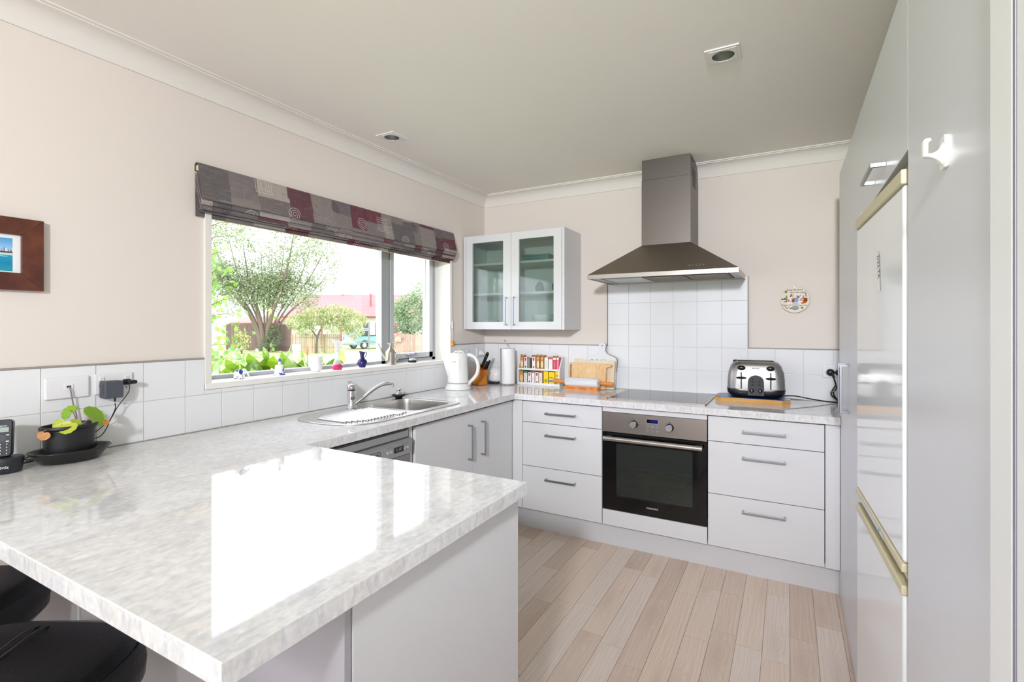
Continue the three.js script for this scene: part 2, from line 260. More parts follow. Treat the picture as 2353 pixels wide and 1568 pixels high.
{
  const t = thing('filler_panel', 'white corner filler strip between the sink cupboard and the left drawers', 'panel', [0, 0, 0]); mesh('board', lim(XF + 0.004, 0.646, 0.143, B - BT, ZF - 0.018, ZF, 0.001), M.cabinet, t);
  const u = thing('filler_panel', 'white filler strip between the right drawers and the tall pantry', 'panel', [0, 0, 0]); mesh('board', lim(2.347, 2.4085, 0.143, B - BT, ZF - 0.018, ZF, 0.001), M.cabinet, u);
  single('kickboard', lim(0.56, 2.44, 0, 0.141, 0.482, 0.5), M.kick, 'pale grey kickboard under the oven and the drawers', 'kickboard');
  single('kickboard', lim(0.49, 0.508, 0, 0.141, 0.51, 2.2), M.kick, 'pale grey kickboard under the sink cupboard', 'kickboard');
}
{ // sink cupboard on the window wall
  const t = thing('sink_cupboard', 'white two-door cupboard under the sink', 'cabinet', [0, 0, 0]);
  mesh('carcass', [lim(0.02, XF - 0.02, 0.14, 0.16, 0.53, 1.575), lim(0.02, XF - 0.02, 0.14, B - BT - 0.01, 1.552, 1.578), lim(0.02, XF - 0.02, 0.14, B - BT - 0.01, 0.53, 0.55), lim(0.02, 0.03, 0.14, B - BT - 0.01, 0.53, 1.575)], M.carcass, t); mesh('centre_stile', lim(XF - 0.04, XF - 0.021, 0.16, 0.85, 1.015, 1.055), M.carcass, t); mesh('gap_shade', lim(XF - 0.021, XF - 0.012, 0.143, 0.846, 1.0342, 1.0358), M.dark, t);  // thin dark strip behind the doors stands in for shade in their gap
  for (const [a, b, hz] of [[0.531, 1.0335, 0.945], [1.0365, 1.551, 1.085]]) { const d = mesh('door', lim(XF - 0.018, XF, 0.143, 0.846, a, b, 0.0012), M.cabinet, t); putHandle(d, XF, 0.675, hz, [0, PI / 2, PI / 2]); }
}
{ // dishwasher
  const t = thing('dishwasher', 'silver dishwasher with a small display, under the drainer beside the sink cupboard', 'dishwasher', [0, 0, 0]), a = 1.592, b = 2.186;
  mesh('cabinet', lim(0.03, XF - 0.01, 0.1, 0.845, a + 0.002, b - 0.002), std('#8f9193', 0.5), t);
  mesh('top_strip', lim(XF - 0.03, XF + 0.004, 0.81, 0.843, a + 0.016, b, 0.004, 2), M.silver, t);
  const p = mesh('control_panel', ext([[0, 0], [0.03, 0], [0.034, 0.062], [0.022, 0.072], [0, 0.072]], b - a, 0.003).rotateY(0).translate(XF - 0.016, 0.732, a), M.silver, t);
  const X = XF + 0.0185, tilt = [0, PI / 2, 0];
  print('display', 0.066, 0.027, 256, 104, (x, w, h) => { x.fillStyle = '#23262c'; x.fillRect(0, 0, w, h); x.fillStyle = '#b9a98c'; x.font = 'bold 62px monospace'; x.fillText('3:00', 50, 75); x.font = '22px sans-serif'; x.fillText('h  ECO', 150, 30); }, p, [X - 0.001, 0.766, 1.69], tilt, { opaque: true });
  for (const z of [1.628, 1.652, 1.742, 1.764]) { const k = mesh('button', rot(cyl(0.0065, 0.0065, 0.008), 0, 0, PI / 2), M.alumlight, p); k.position.set(X - 0.003, 0.764, z); }
  print('logo', 0.1, 0.03, 256, 77, (x, w, h) => { x.strokeStyle = '#23262c'; x.lineWidth = 7; x.beginPath(); x.roundRect(5, 5, w - 10, h - 10, 30); x.stroke(); x.fillStyle = '#23262c'; x.font = 'bold 40px serif'; x.textAlign = 'center'; x.fillText("De'Longhi", w / 2, 52); }, p, [X - 0.001, 0.768, 1.86], tilt);
  print('caption', 0.16, 0.01, 512, 32, (x) => { x.fillStyle = '#55585c'; x.font = '22px sans-serif'; x.fillText('START  DELAY', 10, 24); x.fillText('PROG   ON/OFF', 330, 24); }, p, [X - 0.0006, 0.785, 1.695], tilt);
  mesh('door', lim(XF - 0.012, XF + 0.006, 0.11, 0.728, a + 0.003, b - 0.003, 0.004, 2), phy('#a9a7a4', 0.35, { metalness: 0.8 }), t);
}
{ // peninsula: end panel, back panel with the shade of the overhang put into its grey
  const t = thing('peninsula_cabinet', 'white peninsula cabinet with a plain end panel under the worktop', 'cabinet', [0, 0, 0]);
  mesh('carcass', lim(0.02, 1.476, 0.12, B - BT - 0.002, 2.262, 2.836), M.carcass, t);
  mesh('end_panel', lim(1.482, 1.5, 0, B - BT - 0.0005, 2.208, 2.837, 0.001), M.cabinet, t);
  mesh('back_panel', lim(0.48, 1.499, 0, B - BT - 0.0005, 2.8405, 2.856, 0.001), M.panelshade, t);
  mesh('back_panel', lim(0.014, 0.462, 0, B - BT - 0.0005, 2.8405, 2.856, 0.001), M.panelshade, t);
  mesh('joint_strip', lim(0.464, 0.478, 0, B - BT - 0.0005, 2.842, 2.859), M.alumlight, t);
  for (const [a, b] of [[0.61, 1.04], [1.043, 1.478]]) { const d = mesh('door', lim(a, b, 0.143, 0.846, 2.242, 2.26, 0.0012), M.cabinet, t); putHandle(d, b - 0.06, 0.68, 2.242, [0, PI, PI / 2]); }
  mesh('kick', lim(0.52, 1.47, 0, 0.14, 2.29, 2.31), M.kick, t);
}
{ // tall pantry, cupboard over the fridge and the panel at its side
  const P = thing('pantry', 'tall pale grey two-door pantry between the worktop and the fridge', 'pantry', [0, 0, 0]);
  mesh('carcass', lim(XP + 0.02, 3.0, 0.0, 2.1, 0.512, 1.408), M.carcass, P); mesh('side_filler', lim(2.4495, 3.0, 0.0, 2.1, 0.012, 0.506), M.tall, P);
  for (const [a, b, hz] of [[0.508, 0.9405, 0.9], [0.9435, 1.4085, 0.984]]) { const d = mesh('door', lim(XP, XP + 0.019, 0.004, 2.104, a, b, 0.0012), M.tall, P); putHandle(d, XP, 1.082, hz, [0, -PI / 2, PI / 2]); }
  const c = thing('overhead_cupboard', 'pale grey cupboard above the fridge with one bow handle', 'cabinet', [0, 0, 0]);
  mesh('carcass', lim(XP + 0.02, 3.0, 1.722, 2.1, 1.413, 2.14), M.carcass, c);
  const d = mesh('door', lim(XP, XP + 0.019, 1.722, 2.104, 1.4115, 2.143, 0.0012), M.tall, c); putHandle(d, XP, 1.768, 1.775, [0, -PI / 2, 0]);
  const s = thing('tall_panel', 'tall pale grey end panel beside the fridge, with a white hook on it', 'panel', [0, 0, 0]); mesh('board', lim(XP, 3.0, 0, 2.104, 2.1465, 2.656, 0.0015), M.tall, s);
}
{ // fridge freezer, turned a little so that its far edge stands proud
  const t = thing('fridge', 'white fridge freezer with cream trim standing between the pantry and the tall panel', 'fridge', [2.406, 0, 2.12], 0.045), L = 0.585; // local: -x faces the room, z runs from -L to 0
  mesh('cabinet', lim(0.06, 0.56, 0.02, 1.672, -L + 0.004, -0.004, 0.006, 2), M.fridge, t);
  const up = mesh('door', [lim(0, 0.056, 0.826, 1.655, -L, 0, 0.01, 3)], M.fridge, t, 'white upper door');
  const lo = mesh('door', [lim(0, 0.056, 0.05, 0.765, -L, 0, 0.01, 3)], M.fridge, t, 'white lower freezer door');
  mesh('trim', [lim(-0.004, 0.058, 1.655, 1.688, -L - 0.001, 0.001, 0.004, 2)], M.fridgetrim, up, 'cream top trim');
  mesh('hinge_cap', lim(0.004, 0.06, 1.688, 1.7, -L + 0.002, -L + 0.05, 0.003, 2), std('#e9e4d4', 0.4), up);
  mesh('trim', [lim(-0.003, 0.058, 0.806, 0.826, -L - 0.001, 0.001, 0.004, 2), lim(0.012, 0.05, 0.785, 0.806, -L + 0.03, -0.02)], M.fridgetrim, up, 'cream lower trim');
  mesh('trim', [lim(-0.003, 0.058, 0.755, 0.778, -L - 0.001, 0.001, 0.004, 2)], M.fridgetrim, lo, 'cream top trim');
  mesh('grip', lim(0.016, 0.05, 0.778, 0.806, -L + 0.01, -0.005), M.dark, lo);
  print('badge', 0.3, 0.014, 512, 24, (x, w, h) => { x.fillStyle = '#cfd6d8'; x.fillRect(0, 0, w, h); x.fillStyle = '#4a86c0'; x.beginPath(); x.arc(430, 12, 9, 0, 7); x.fill(); }, up, [-0.0035, 0.816, -0.33], [0, -PI / 2, 0], { opaque: true });
  print('sticker', 0.05, 0.11, 96, 320, (x, w, h) => { x.fillStyle = '#f4efe2'; x.beginPath(); x.moveTo(6, 60); x.lineTo(40, 0); x.lineTo(70, 40); x.lineTo(96, 320); x.lineTo(20, 310); x.fill(); x.save(); x.translate(50, 130); x.rotate(1.45); x.fillStyle = '#3a3f8e'; x.font = 'bold 62px sans-serif'; x.textAlign = 'center'; x.fillText('DELTA', 0, 20); x.restore(); }, up, [-0.0012, 1.49, -0.25], [0, -PI / 2, 0]);
}
{ // hook on the tall panel
  const t = thing('wall_hook', 'small white plastic hook stuck on the tall panel beside the fridge', 'hook', [XP, 1.625, 2.443]); t.scale.setScalar(0.7);
  mesh('backplate', ext(rrect(0.05, 0.075, 0.012), 0.008, 0.002).rotateY(-PI / 2), M.plaster, t);
  mesh('arm', ext((() => { const s = new THREE.Shape(); s.moveTo(0.006, 0.03); s.quadraticCurveTo(0.012, 0.002, 0.028, 0); s.lineTo(0.034, 0); s.lineTo(0.034, 0.026); s.lineTo(0.028, 0.03); s.lineTo(0.03, 0.036); s.quadraticCurveTo(0.043, 0.038, 0.044, 0.028); s.lineTo(0.044, -0.006); s.quadraticCurveTo(0.018, -0.008, 0.006, -0.034); s.lineTo(0.006, 0.03); return s; })(), 0.022, 0.003).translate(0, 0, -0.011).rotateY(PI), M.plaster, t);
}
{ // wall cabinet with two glazed doors
  const t = thing('wall_cabinet', 'white wall cabinet in the corner with two glazed doors', 'cabinet', [0, 0, 0]), x0 = 0.012, x1 = 0.843, y0 = 1.32, y1 = 2.028, Z = 0.3;
  mesh('side_panel', lim(x0, x0 + 0.018, y0, y1, 0.002, 0.3156, 0.001), M.cabinet, t); mesh('side_panel', lim(x1 - 0.018, x1, y0, y1, 0.002, 0.3156, 0.001), M.cabinet, t);
  mesh('top_panel', lim(x0 + 0.018, x1 - 0.018, y1 - 0.018, y1, 0.002, Z - 0.004), M.cabinet, t); mesh('base_panel', lim(x0 + 0.018, x1 - 0.018, y0, y0 + 0.018, 0.002, Z - 0.004), M.cabinet, t);
  mesh('back_panel', lim(x0 + 0.018, x1 - 0.018, y0 + 0.018, y1 - 0.018, 0.002, 0.008), M.cabinet, t);
  for (const y of [1.595, 1.822]) mesh('shelf', lim(x0 + 0.019, x1 - 0.019, y - 0.016, y, 0.01, 0.26), M.cabinet, t);
  const xm = 0.425;
  for (const [a, b, ga, gb, hx] of [[x0 + 0.021, xm - 0.0015, 0.088, 0.358, 0.39], [xm + 0.0015, x1 - 0.021, 0.488, 0.762, 0.455]]) {
    const f = shape([[a, y0 + 0.002], [b, y0 + 0.002], [b, y1 - 0.002], [a, y1 - 0.002]]); f.holes.push(rrect(gb - ga, 0.595, 0.006, (ga + gb) / 2, 1.6745, new THREE.Path()));
    const d = mesh('door', mv(ext(f, 0.018, 0.001), 0, 0, Z - 0.002), M.cabinet, t); mesh('pane', lim(ga - 0.006, gb + 0.006, 1.372, 1.977, Z + 0.001, Z + 0.005), M.cabglass, d); putHandle(d, hx, 1.455, Z + 0.016, [0, 0, PI / 2]);
  }
}
// ---------------------------------------------------------------- fixtures and appliances
{ // recessed downlights, switched off
  const make = () => {
    const t = thing('downlight', 'square recessed downlight in the ceiling above the middle of the floor', 'downlight', [DL[0][0], H, DL[0][1]]);
    const s = rrect(0.124, 0.124, 0.002); s.holes.push(new THREE.Path().absellipse(0, 0, 0.041, 0.041, 0, 2 * PI)); const s2 = rrect(0.1, 0.1, 0.004); s2.holes.push(new THREE.Path().absellipse(0, 0, 0.0405, 0.0405, 0, 2 * PI));
    mesh('trim_plate', [mv(flat(ext(s, 0.005, 0.001, 1, 32)), 0, -0.005, 0), mv(flat(ext(s2, 0.003, 0.001, 1, 32)), 0, -0.0065, 0)], phy('#e8e6e1', 0.4), t);
    mesh('reflector', lathe([[0.0408, -0.006], [0.0405, 0.0], [0.0385, 0.02], [0.033, 0.04], [0.02, 0.052], [0, 0.055]], 40), phy('#c3c8c5', 0.22, { metalness: 0.85, side: THREE.DoubleSide }), t);
    mesh('bulb', lathe([[0, 0.016], [0.012, 0.018], [0.02, 0.025], [0.022, 0.034], [0.018, 0.046]], 28), phy('#d9d4ca', 0.2), t);
    return t;
  };
  const d = make(); again(d, [DL[1][0], H, DL[1][1]], 0, 'square recessed downlight in the ceiling above the window wall worktop');
}
{ // roman blind, drawn up in folds
  const fab = canvasTex(2048, 512, (x, w, h) => {
    seed(5); x.fillStyle = '#7b7371'; x.fillRect(0, 0, w, h);
    const G = ['#7f7774', '#655f60', '#a0978e', '#6c6465', '#59353c', '#8d847e', '#857b76', '#575355', '#a9a096', '#756b69', '#655f61', '#5f3a40', '#948a83', '#b3aaa0', '#66323b'];
    const blk = (c, a, b, p, q) => { x.fillStyle = c; x.globalAlpha = 0.86; x.beginPath(); x.moveTo(a + rr(-8, 8), b + rr(-6, 6)); x.lineTo(a + p + rr(-14, 14), b + rr(-8, 8)); x.quadraticCurveTo(a + p + rr(-4, 22), b + q * 0.6, a + p + rr(-18, 8), b + q); x.lineTo(a + rr(-10, 10), b + q + rr(-8, 8)); x.fill(); for (let i = 0; i < 60; i++) { x.globalAlpha = 0.18; x.fillStyle = rnd() < 0.5 ? '#3e3a3c' : '#c2b9ae'; const u = a + rnd() * p, v = b + rnd() * q; x.fillRect(u, v, rr(10, 70), rr(1, 3)); if (rnd() < 0.4) x.fillRect(u, v, rr(1, 3), rr(8, 40)); } };
    for (let a = -60, i = 0; a < w; i++) { const p = rr(90, 240); let b = -120 * rnd(), j = i * 5; while (b < h) { const q = rr(80, 210); blk(G[Math.floor(rnd() * G.length)], a, b, p, q); b += q; j++; } a += p * 0.9; }
    x.globalAlpha = 0.95; x.strokeStyle = '#cfc6bd'; x.lineWidth = 3;
    for (const [a, b] of [[500, 190], [1010, 150], [1420, 200], [1905, 180], [250, 420], [760, 400], [1640, 410]]) { x.beginPath(); for (let k = 0; k < 70; k++) { const r = 4 + k * 0.55, t = k * 0.27; x.lineTo(a + r * Math.cos(t), b + r * Math.sin(t)); } x.stroke(); }
    for (const [a, b] of [[1200, 120], [330, 60], [1740, 330], [880, 330]]) { let r = 46; x.beginPath(); x.moveTo(a - r, b - r); for (let k = 0; k < 3; k++) { x.lineTo(a + r, b - r); x.lineTo(a + r, b + r); x.lineTo(a - r, b + r); r -= 14; x.lineTo(a - r - 14, b - r); x.lineTo(a - r, b - r); } x.stroke(); }
    x.strokeStyle = '#4c494c'; x.lineWidth = 7; for (const [a, b] of [[800, 60], [120, 330], [1540, 60]]) for (let k = 1; k < 5; k++) { x.beginPath(); x.arc(a - 30, b + 40, k * 14, -1.3, 0.3); x.stroke(); }
    x.strokeStyle = '#7c3a42'; x.lineWidth = 4; for (let k = 0; k < 90; k++) { x.globalAlpha = 0.5; const a = [60, 640, 1180, 1330, 1850][k % 5] + rr(-40, 60), b = rr(60, 420); x.beginPath(); x.moveTo(a, b); x.lineTo(a + rr(-16, 20), b + rr(-10, 16)); x.stroke(); }
    x.globalAlpha = 0.05; for (let i = 0; i < h; i += 3) { x.fillStyle = i % 2 ? '#000' : '#fff'; x.fillRect(0, i, w, 1.5); }
  });
  fab.wrapS = fab.wrapT = THREE.RepeatWrapping;
  const mat = std('#ffffff', 0.85, { map: fab }), Z0 = 0.473, Z1 = 2.293, L = Z1 - Z0;
  const t = thing('roman_blind', 'grey and burgundy patterned roman blind drawn up above the window', 'blind', [0, 0, 0]);
  // an open ribbon of cloth from its side profile (x, y), with thickness
  const cloth = (pts, v0, th = 0.003, za = Z0, zb = Z1) => {
    const c = new THREE.SplineCurve(pts.map(([a, b]) => new THREE.Vector2(a, b))).getPoints(pts.length * 4), o = [], n = c.length; const inn = c.map((p, i) => { const q = c[Math.min(n - 1, i + 1)].clone().sub(c[Math.max(0, i - 1)]).normalize(); return new THREE.Vector2(p.x + q.y * -th, p.y + q.x * th); });
    const s = new THREE.Shape([...c, ...inn.reverse()]); const g = clean(new THREE.ExtrudeGeometry(s, { depth: zb - za, bevelEnabled: false, steps: 1 }).translate(0, 0, za)), p = g.attributes.position, uv = g.attributes.uv;
    for (let i = 0; i < p.count; i++) uv.setXY(i, (Z1 - p.getZ(i)) / L, v0 + (p.getY(i) - 1.8) / 0.45); return toCreasedNormals(g, 0.6);
  };
  mesh('batten', lim(0.001, 0.02, 2.0, 2.024, Z0 + 0.004, Z1 - 0.004, 0.004), std('#d9c9a0', 0.6), t);
  mesh('head_fabric', cloth([[0.001, 1.998], [0.001, 2.02], [0.01, 2.03], [0.024, 2.026], [0.03, 2.0], [0.042, 1.95], [0.054, 1.9], [0.058, 1.884], [0.052, 1.879]], 0.42), mat, t);
  mesh('fold', cloth([[0.014, 1.99], [0.028, 1.93], [0.045, 1.88], [0.049, 1.862], [0.045, 1.857]], 0.1), mat, t); mesh('fold', cloth([[0.008, 1.98], [0.022, 1.91], [0.037, 1.86], [0.04, 1.842], [0.036, 1.837]], 0.25), mat, t);
  mesh('fold', cloth([[0.004, 1.97], [0.014, 1.9], [0.023, 1.842], [0.024, 1.826]], 0.6), mat, t); mesh('fold', cloth([[0.002, 1.99], [0.004, 1.9], [0.007, 1.84], [0.007, 1.808]], 0.72), mat, t);
  mesh('bottom_bar', lim(0.001, 0.009, 1.806, 1.822, Z0 + 0.015, Z1 - 0.015, 0.002), std('#d9c9a0', 0.6), t);
  const c = thing('blind_cord', 'white blind pull cord with an orange wooden acorn, hanging beside the window', 'cord', [0, 0, 0]);
  mesh('cord', [tube([[0.02, 1.84, 0.486], [0.018, 1.6, 0.482], [0.018, 1.37, 0.474], [0.024, 1.3, 0.478], [0.024, 1.238, 0.478]], 0.0014, 30, 6), tube([[0.018, 1.372, 0.474], [0.022, 1.35, 0.51], [0.02, 1.32, 0.506], [0.02, 1.312, 0.478], [0.02, 1.345, 0.474], [0.018, 1.372, 0.474]], 0.0013, 24, 6)], std('#eeeae0', 0.6), c);
  mesh('cleat', [bx(0.012, 0.02, 0.014, 0.008, 1.365, 0.474, 0.003), bx(0.01, 0.05, 0.008, 0.018, 1.355, 0.474, 0.003)], M.white, c);
  mesh('acorn', mv(lathe([[0, 0], [0.009, 0.001], [0.0135, 0.008], [0.012, 0.017], [0.007, 0.024], [0.009, 0.032], [0.0095, 0.038], [0.006, 0.044], [0, 0.045]], 20), 0.024, 1.197, 0.478), phy('#e0881a', 0.3), c);
}
{ // canopy cooker hood
  const t = thing('cooker_hood', 'stainless steel canopy cooker hood with a square chimney above the hob', 'cooker hood', [0, 0, 0]), x0 = 1.078, x1 = 1.949, Z = 0.5, y0 = 1.641, y1 = 1.667, c0 = 1.367, c1 = 1.666, cz = 0.297, yc = 1.858;
  const quad = (a, b, c, d) => [a, b, c, a, c, d].flat(); const P = (x, y, z) => [x, y, z];
  const canopy = new THREE.BufferGeometry(); canopy.setAttribute('position', new THREE.Float32BufferAttribute([...quad(P(x0, y1, Z), P(x1, y1, Z), P(c1, yc, cz), P(c0, yc, cz)), ...quad(P(x1, y1, Z), P(x1, y1, 0.01), P(c1, yc, 0.01), P(c1, yc, cz)), ...quad(P(x0, y1, 0.01), P(x0, y1, Z), P(c0, yc, cz), P(c0, yc, 0.01)), ...quad(P(c0, yc, cz), P(c1, yc, cz), P(c1, yc, 0.01), P(c0, yc, 0.01))], 3)); canopy.computeVertexNormals();
  mesh('canopy', canopy, M.hoodtop, t);
  mesh('lip', [lim(x0, x1, y0, y1, Z - 0.002, Z, 0.0006), lim(x0, x0 + 0.002, y0, y1, 0.01, Z), lim(x1 - 0.002, x1, y0, y1, 0.01, Z), lim(x0, x1, y0, y1, 0.009, 0.011)], M.steel, t);
  mesh('chimney', [lim(c0, c1, yc, 2.272, 0.01, cz, 0.0015)], M.hood, t);
  const up = mesh('chimney_top', lim(c0 + 0.0015, c1 - 0.0015, 2.272, H - 0.001, 0.01, cz - 0.0015, 0.001), M.hood, t);
  mesh('vent', [lim(c1 - 0.002, c1 + 0.0005, 2.215, 2.335, 0.12, 0.235)], std('#4d463e', 0.7), up); for (let i = 0; i < 6; i++) mesh('slat', rot(bx(0.003, 0.004, 0.113), 0, 0, 0.5).translate(c1 + 0.0008, 2.226 + i * 0.02, 0.1775), M.hood, up);
  mesh('underside', [lim(x0 + 0.002, x1 - 0.002, y0 + 0.006, y0 + 0.009, 0.011, Z - 0.002)], M.silver, t);
  const fm = phy('#8b8072', 0.5, { metalness: 0.8, bumpMap: rep(paperBump, 20), bumpScale: 0.001 }), fl = phy('#b9bcbc', 0.4, { metalness: 0.7 });
  [[1.16, 1.4, fl], [1.41, 1.645, fm], [1.655, 1.88, fm]].forEach(([a, b, m]) => { const f = mesh('grease_filter', lim(a, b, y0 + 0.001, y0 + 0.006, 0.1, 0.43, 0.001), m, t); mesh('latch', lim((a + b) / 2 - 0.05, (a + b) / 2 + 0.05, y0 - 0.001, y0 + 0.001, 0.4, 0.416), M.silver, f); });
  for (const x of [1.145, 1.405, 1.65, 1.89]) mesh('filter_gap', lim(x - 0.004, x + 0.004, y0 + 0.004, y0 + 0.0061, 0.09, 0.44), M.dark, t);
  const sl = Math.atan2(Z - cz, yc - y1); for (let i = 0; i < 5; i++) { const k = mesh('button', cyl(0.0055, 0.0055, 0.006, 0, 0, 0, 14), M.satin, t); k.position.set(1.687 + i * 0.019, y1 + 0.03, Z - 0.03 * Math.tan(sl)); k.rotation.x = PI / 2 - sl; }
}
{ // built-in oven
  const t = thing('oven', 'built-in stainless and black glass oven between the two drawer cabinets', 'oven', [0, 0, 0]), a = 1.197, b = 1.795, w = b - a, F = ZF + 0.004;
  const u = thing('oven_filler', 'white filler strip above the oven', 'panel', [0, 0, 0]); mesh('board', lim(a, b, 0.828, 0.86, ZF - 0.018, ZF, 0.001), M.cabinet, u);
  const l = thing('oven_plinth', 'white panel below the oven', 'panel', [0, 0, 0]); mesh('board', lim(a, b, 0.143, 0.236, ZF - 0.018, ZF, 0.001), M.cabinet, l);
  mesh('housing', [lim(a + 0.01, b - 0.01, 0.25, 0.262, 0.04, ZF - 0.03), lim(a + 0.01, b - 0.01, 0.7, 0.82, 0.04, ZF - 0.02), lim(a + 0.01, a + 0.07, 0.26, 0.7, 0.04, ZF - 0.03), lim(b - 0.07, b - 0.01, 0.26, 0.7, 0.04, ZF - 0.03), lim(a + 0.01, b - 0.01, 0.25, 0.82, 0.03, 0.06)], phy('#8d908b', 0.45), t);
  const p = mesh('control_panel', lim(a, b, 0.708, 0.826, ZF - 0.02, F, 0.0015), phy('#a59d95', 0.36, { metalness: 1 }), t);
  const dial = canvasTex(64, 64, (x) => { x.fillStyle = '#e4e4e4'; x.fillRect(0, 0, 64, 64); for (let i = 0; i < 24; i++) { x.fillStyle = i % 3 ? '#d2d2d2' : '#fbfbfb'; x.beginPath(); x.moveTo(32, 32); x.arc(32, 32, 46, i * PI / 12, (i + 1) * PI / 12); x.fill(); } });
  for (const x of [1.391, 1.595]) { const k = mesh('knob', [cyl(0.022, 0.0235, 0.006), mv(cyl(0.0185, 0.02, 0.02), 0, 0.012, 0)], M.black, p); k.rotation.x = PI / 2; k.position.set(x, 0.767, F + 0.003); const f = mesh('knob_face', new THREE.CylinderGeometry(0.0185, 0.0185, 0.004, 28), phy('#ffffff', 0.25, { metalness: 0.9, map: dial }), k); f.position.y = 0.024; }
  print('display', 0.068, 0.026, 256, 98, (x, w, h) => { x.fillStyle = '#c8c8c8'; x.fillRect(0, 0, w, h); x.fillStyle = '#05060a'; x.beginPath(); x.roundRect(6, 6, w - 12, h - 12, 8); x.fill(); x.fillStyle = '#1a22ff'; x.font = 'bold 58px monospace'; x.fillText('10:37', 88, 68, 150); }, p, [1.497, 0.793, F + 0.0008], [0, 0, 0], { opaque: true, rough: 0.15 });
  for (const x of [1.47, 1.497, 1.524]) for (const y of [0.7595, 0.7345]) { const k = mesh('button', cyl(0.0065, 0.007, 0.005, 0, 0, 0, 16), M.satin, p); k.rotation.x = PI / 2; k.position.set(x, y, F + 0.0025); }
  print('dial_marks', 0.3, 0.08, 768, 205, (x) => { x.fillStyle = '#3c3a38'; for (let i = 0; i < 8; i++) { const q = PI * (1.02 + i * 0.14); x.fillRect(124 + 78 * Math.cos(q) - 6, 102 + 78 * Math.sin(q) - 5, 12, 10); } x.fillRect(640, 12, 6, 26); x.lineWidth = 3; x.strokeStyle = '#3c3a38'; x.beginPath(); x.arc(643, 102, 72, PI * 1.2, PI * 1.8); x.stroke(); }, p, [1.4925, 0.767, F + 0.0006]);
  const d = mesh('door', (() => { const s = shape([[a + 0.001, 0.24], [b - 0.001, 0.24], [b - 0.001, 0.704], [a + 0.001, 0.704]]); s.holes.push(rrect(0.437, 0.316, 0.012, 1.5005, 0.484, new THREE.Path())); return mv(ext(s, 0.02, 0.001), 0, 0, F - 0.022); })(), phy('#0a090b', 0.06), t);
  mesh('pane', lim(1.27, 1.73, 0.32, 0.65, F - 0.012, F - 0.008), M.ovenglass, d);
  const h = mesh('handle', [rot(cyl(0.0135, 0.0135, 0.558, 0, 0, 0, 20), 0, 0, PI / 2).translate(1.4965, 0.676, 0.606)], phy('#c9c6c2', 0.3, { metalness: 1 }), d);
  for (const x of [1.24, 1.753]) mesh('bracket', bx(0.035, 0.016, 0.04, x, 0.678, 0.583, 0.003), M.black, h);
  print('logo', 0.075, 0.016, 256, 55, words('SAMSUNG', 'bold 44px sans-serif', '#c9c9c9', '3px'), d, [1.497, 0.2865, F - 0.0012]);
  const wire = phy('#c9c6bd', 0.25, { metalness: 1 });
  const rack = (y, z) => { const g = [...bars([[1.27, y, z + 0.33], [1.27, y, z], [1.73, y, z], [1.73, y, z + 0.33], [1.27, y, z + 0.33]], 0.003, 6)]; for (let i = 1; i < 22; i++) g.push(...bars([[1.27 + i * 0.021, y, z], [1.27 + i * 0.021, y, z + 0.33]], 0.0016, 5)); for (const s of [1.265, 1.735]) g.push(...bars([[s, y, 0.1], [s, y, 0.5]], 0.0025, 5)); return g; };
  mesh('rack', rack(0.46, 0.12), wire, t); mesh('rack', rack(0.37, 0.15), wire, t); mesh('rack', rack(0.33, 0.15), wire, t);
  const tr = thing('baking_tray', 'shallow metal baking tray on the rack inside the oven', 'tray', [1.5, 0.3726, 0.3]);
  mesh('tray', [bx(0.3, 0.004, 0.2, 0, 0.004, 0), bx(0.3, 0.034, 0.004, 0, 0.02, 0.1), bx(0.3, 0.034, 0.004, 0, 0.02, -0.1), bx(0.004, 0.034, 0.2, 0.15, 0.02, 0), bx(0.004, 0.034, 0.2, -0.15, 0.02, 0)], phy('#b8ac90', 0.35, { metalness: 0.9 }), tr); for (const q of [-1, 1]) mesh('grip', bx(0.02, 0.006, 0.08, q * 0.16, 0.034, 0, 0.002), phy('#b8ac90', 0.35, { metalness: 0.9 }), tr);
}
{ // ceramic hob
  const t = thing('hob', 'black glass hob with a steel rim, set in the worktop under the cooker hood', 'hob', [1.497, B, 0.272]), w = 0.574, d = 0.482;
  const mk = canvasTex(512, 430, (x, W, Hh) => { x.fillStyle = '#101216'; x.fillRect(0, 0, W, Hh); x.strokeStyle = '#55585c'; x.lineWidth = 2.5; for (const [a, b, r] of [[130, 120, 70], [375, 110, 85], [130, 300, 88], [375, 305, 66]]) { x.beginPath(); x.arc(a, b, r, 0, 7); x.stroke(); x.beginPath(); x.arc(a, b, r - 9, 0, 7); x.stroke(); } });
  mesh('glass', (() => { const g = clean(bx(w - 0.014, 0.004, d - 0.014, 0, 0.004, 0, 0.001)), p = g.attributes.position, uv = g.attributes.uv; for (let i = 0; i < p.count; i++) uv.setXY(i, p.getX(i) / w + 0.5, 0.5 - p.getZ(i) / d); return g; })(), phy('#ffffff', 0.05, { map: mk }), t);
  mesh('rim', [bx(w, 0.0065, 0.008, 0, 0.0033, d / 2 - 0.004, 0.001), bx(w, 0.0065, 0.008, 0, 0.0033, -d / 2 + 0.004, 0.001), bx(0.008, 0.0065, d, w / 2 - 0.004, 0.0033, 0, 0.001), bx(0.008, 0.0065, d, -w / 2 + 0.004, 0.0033, 0, 0.001)], M.steel, t);
}
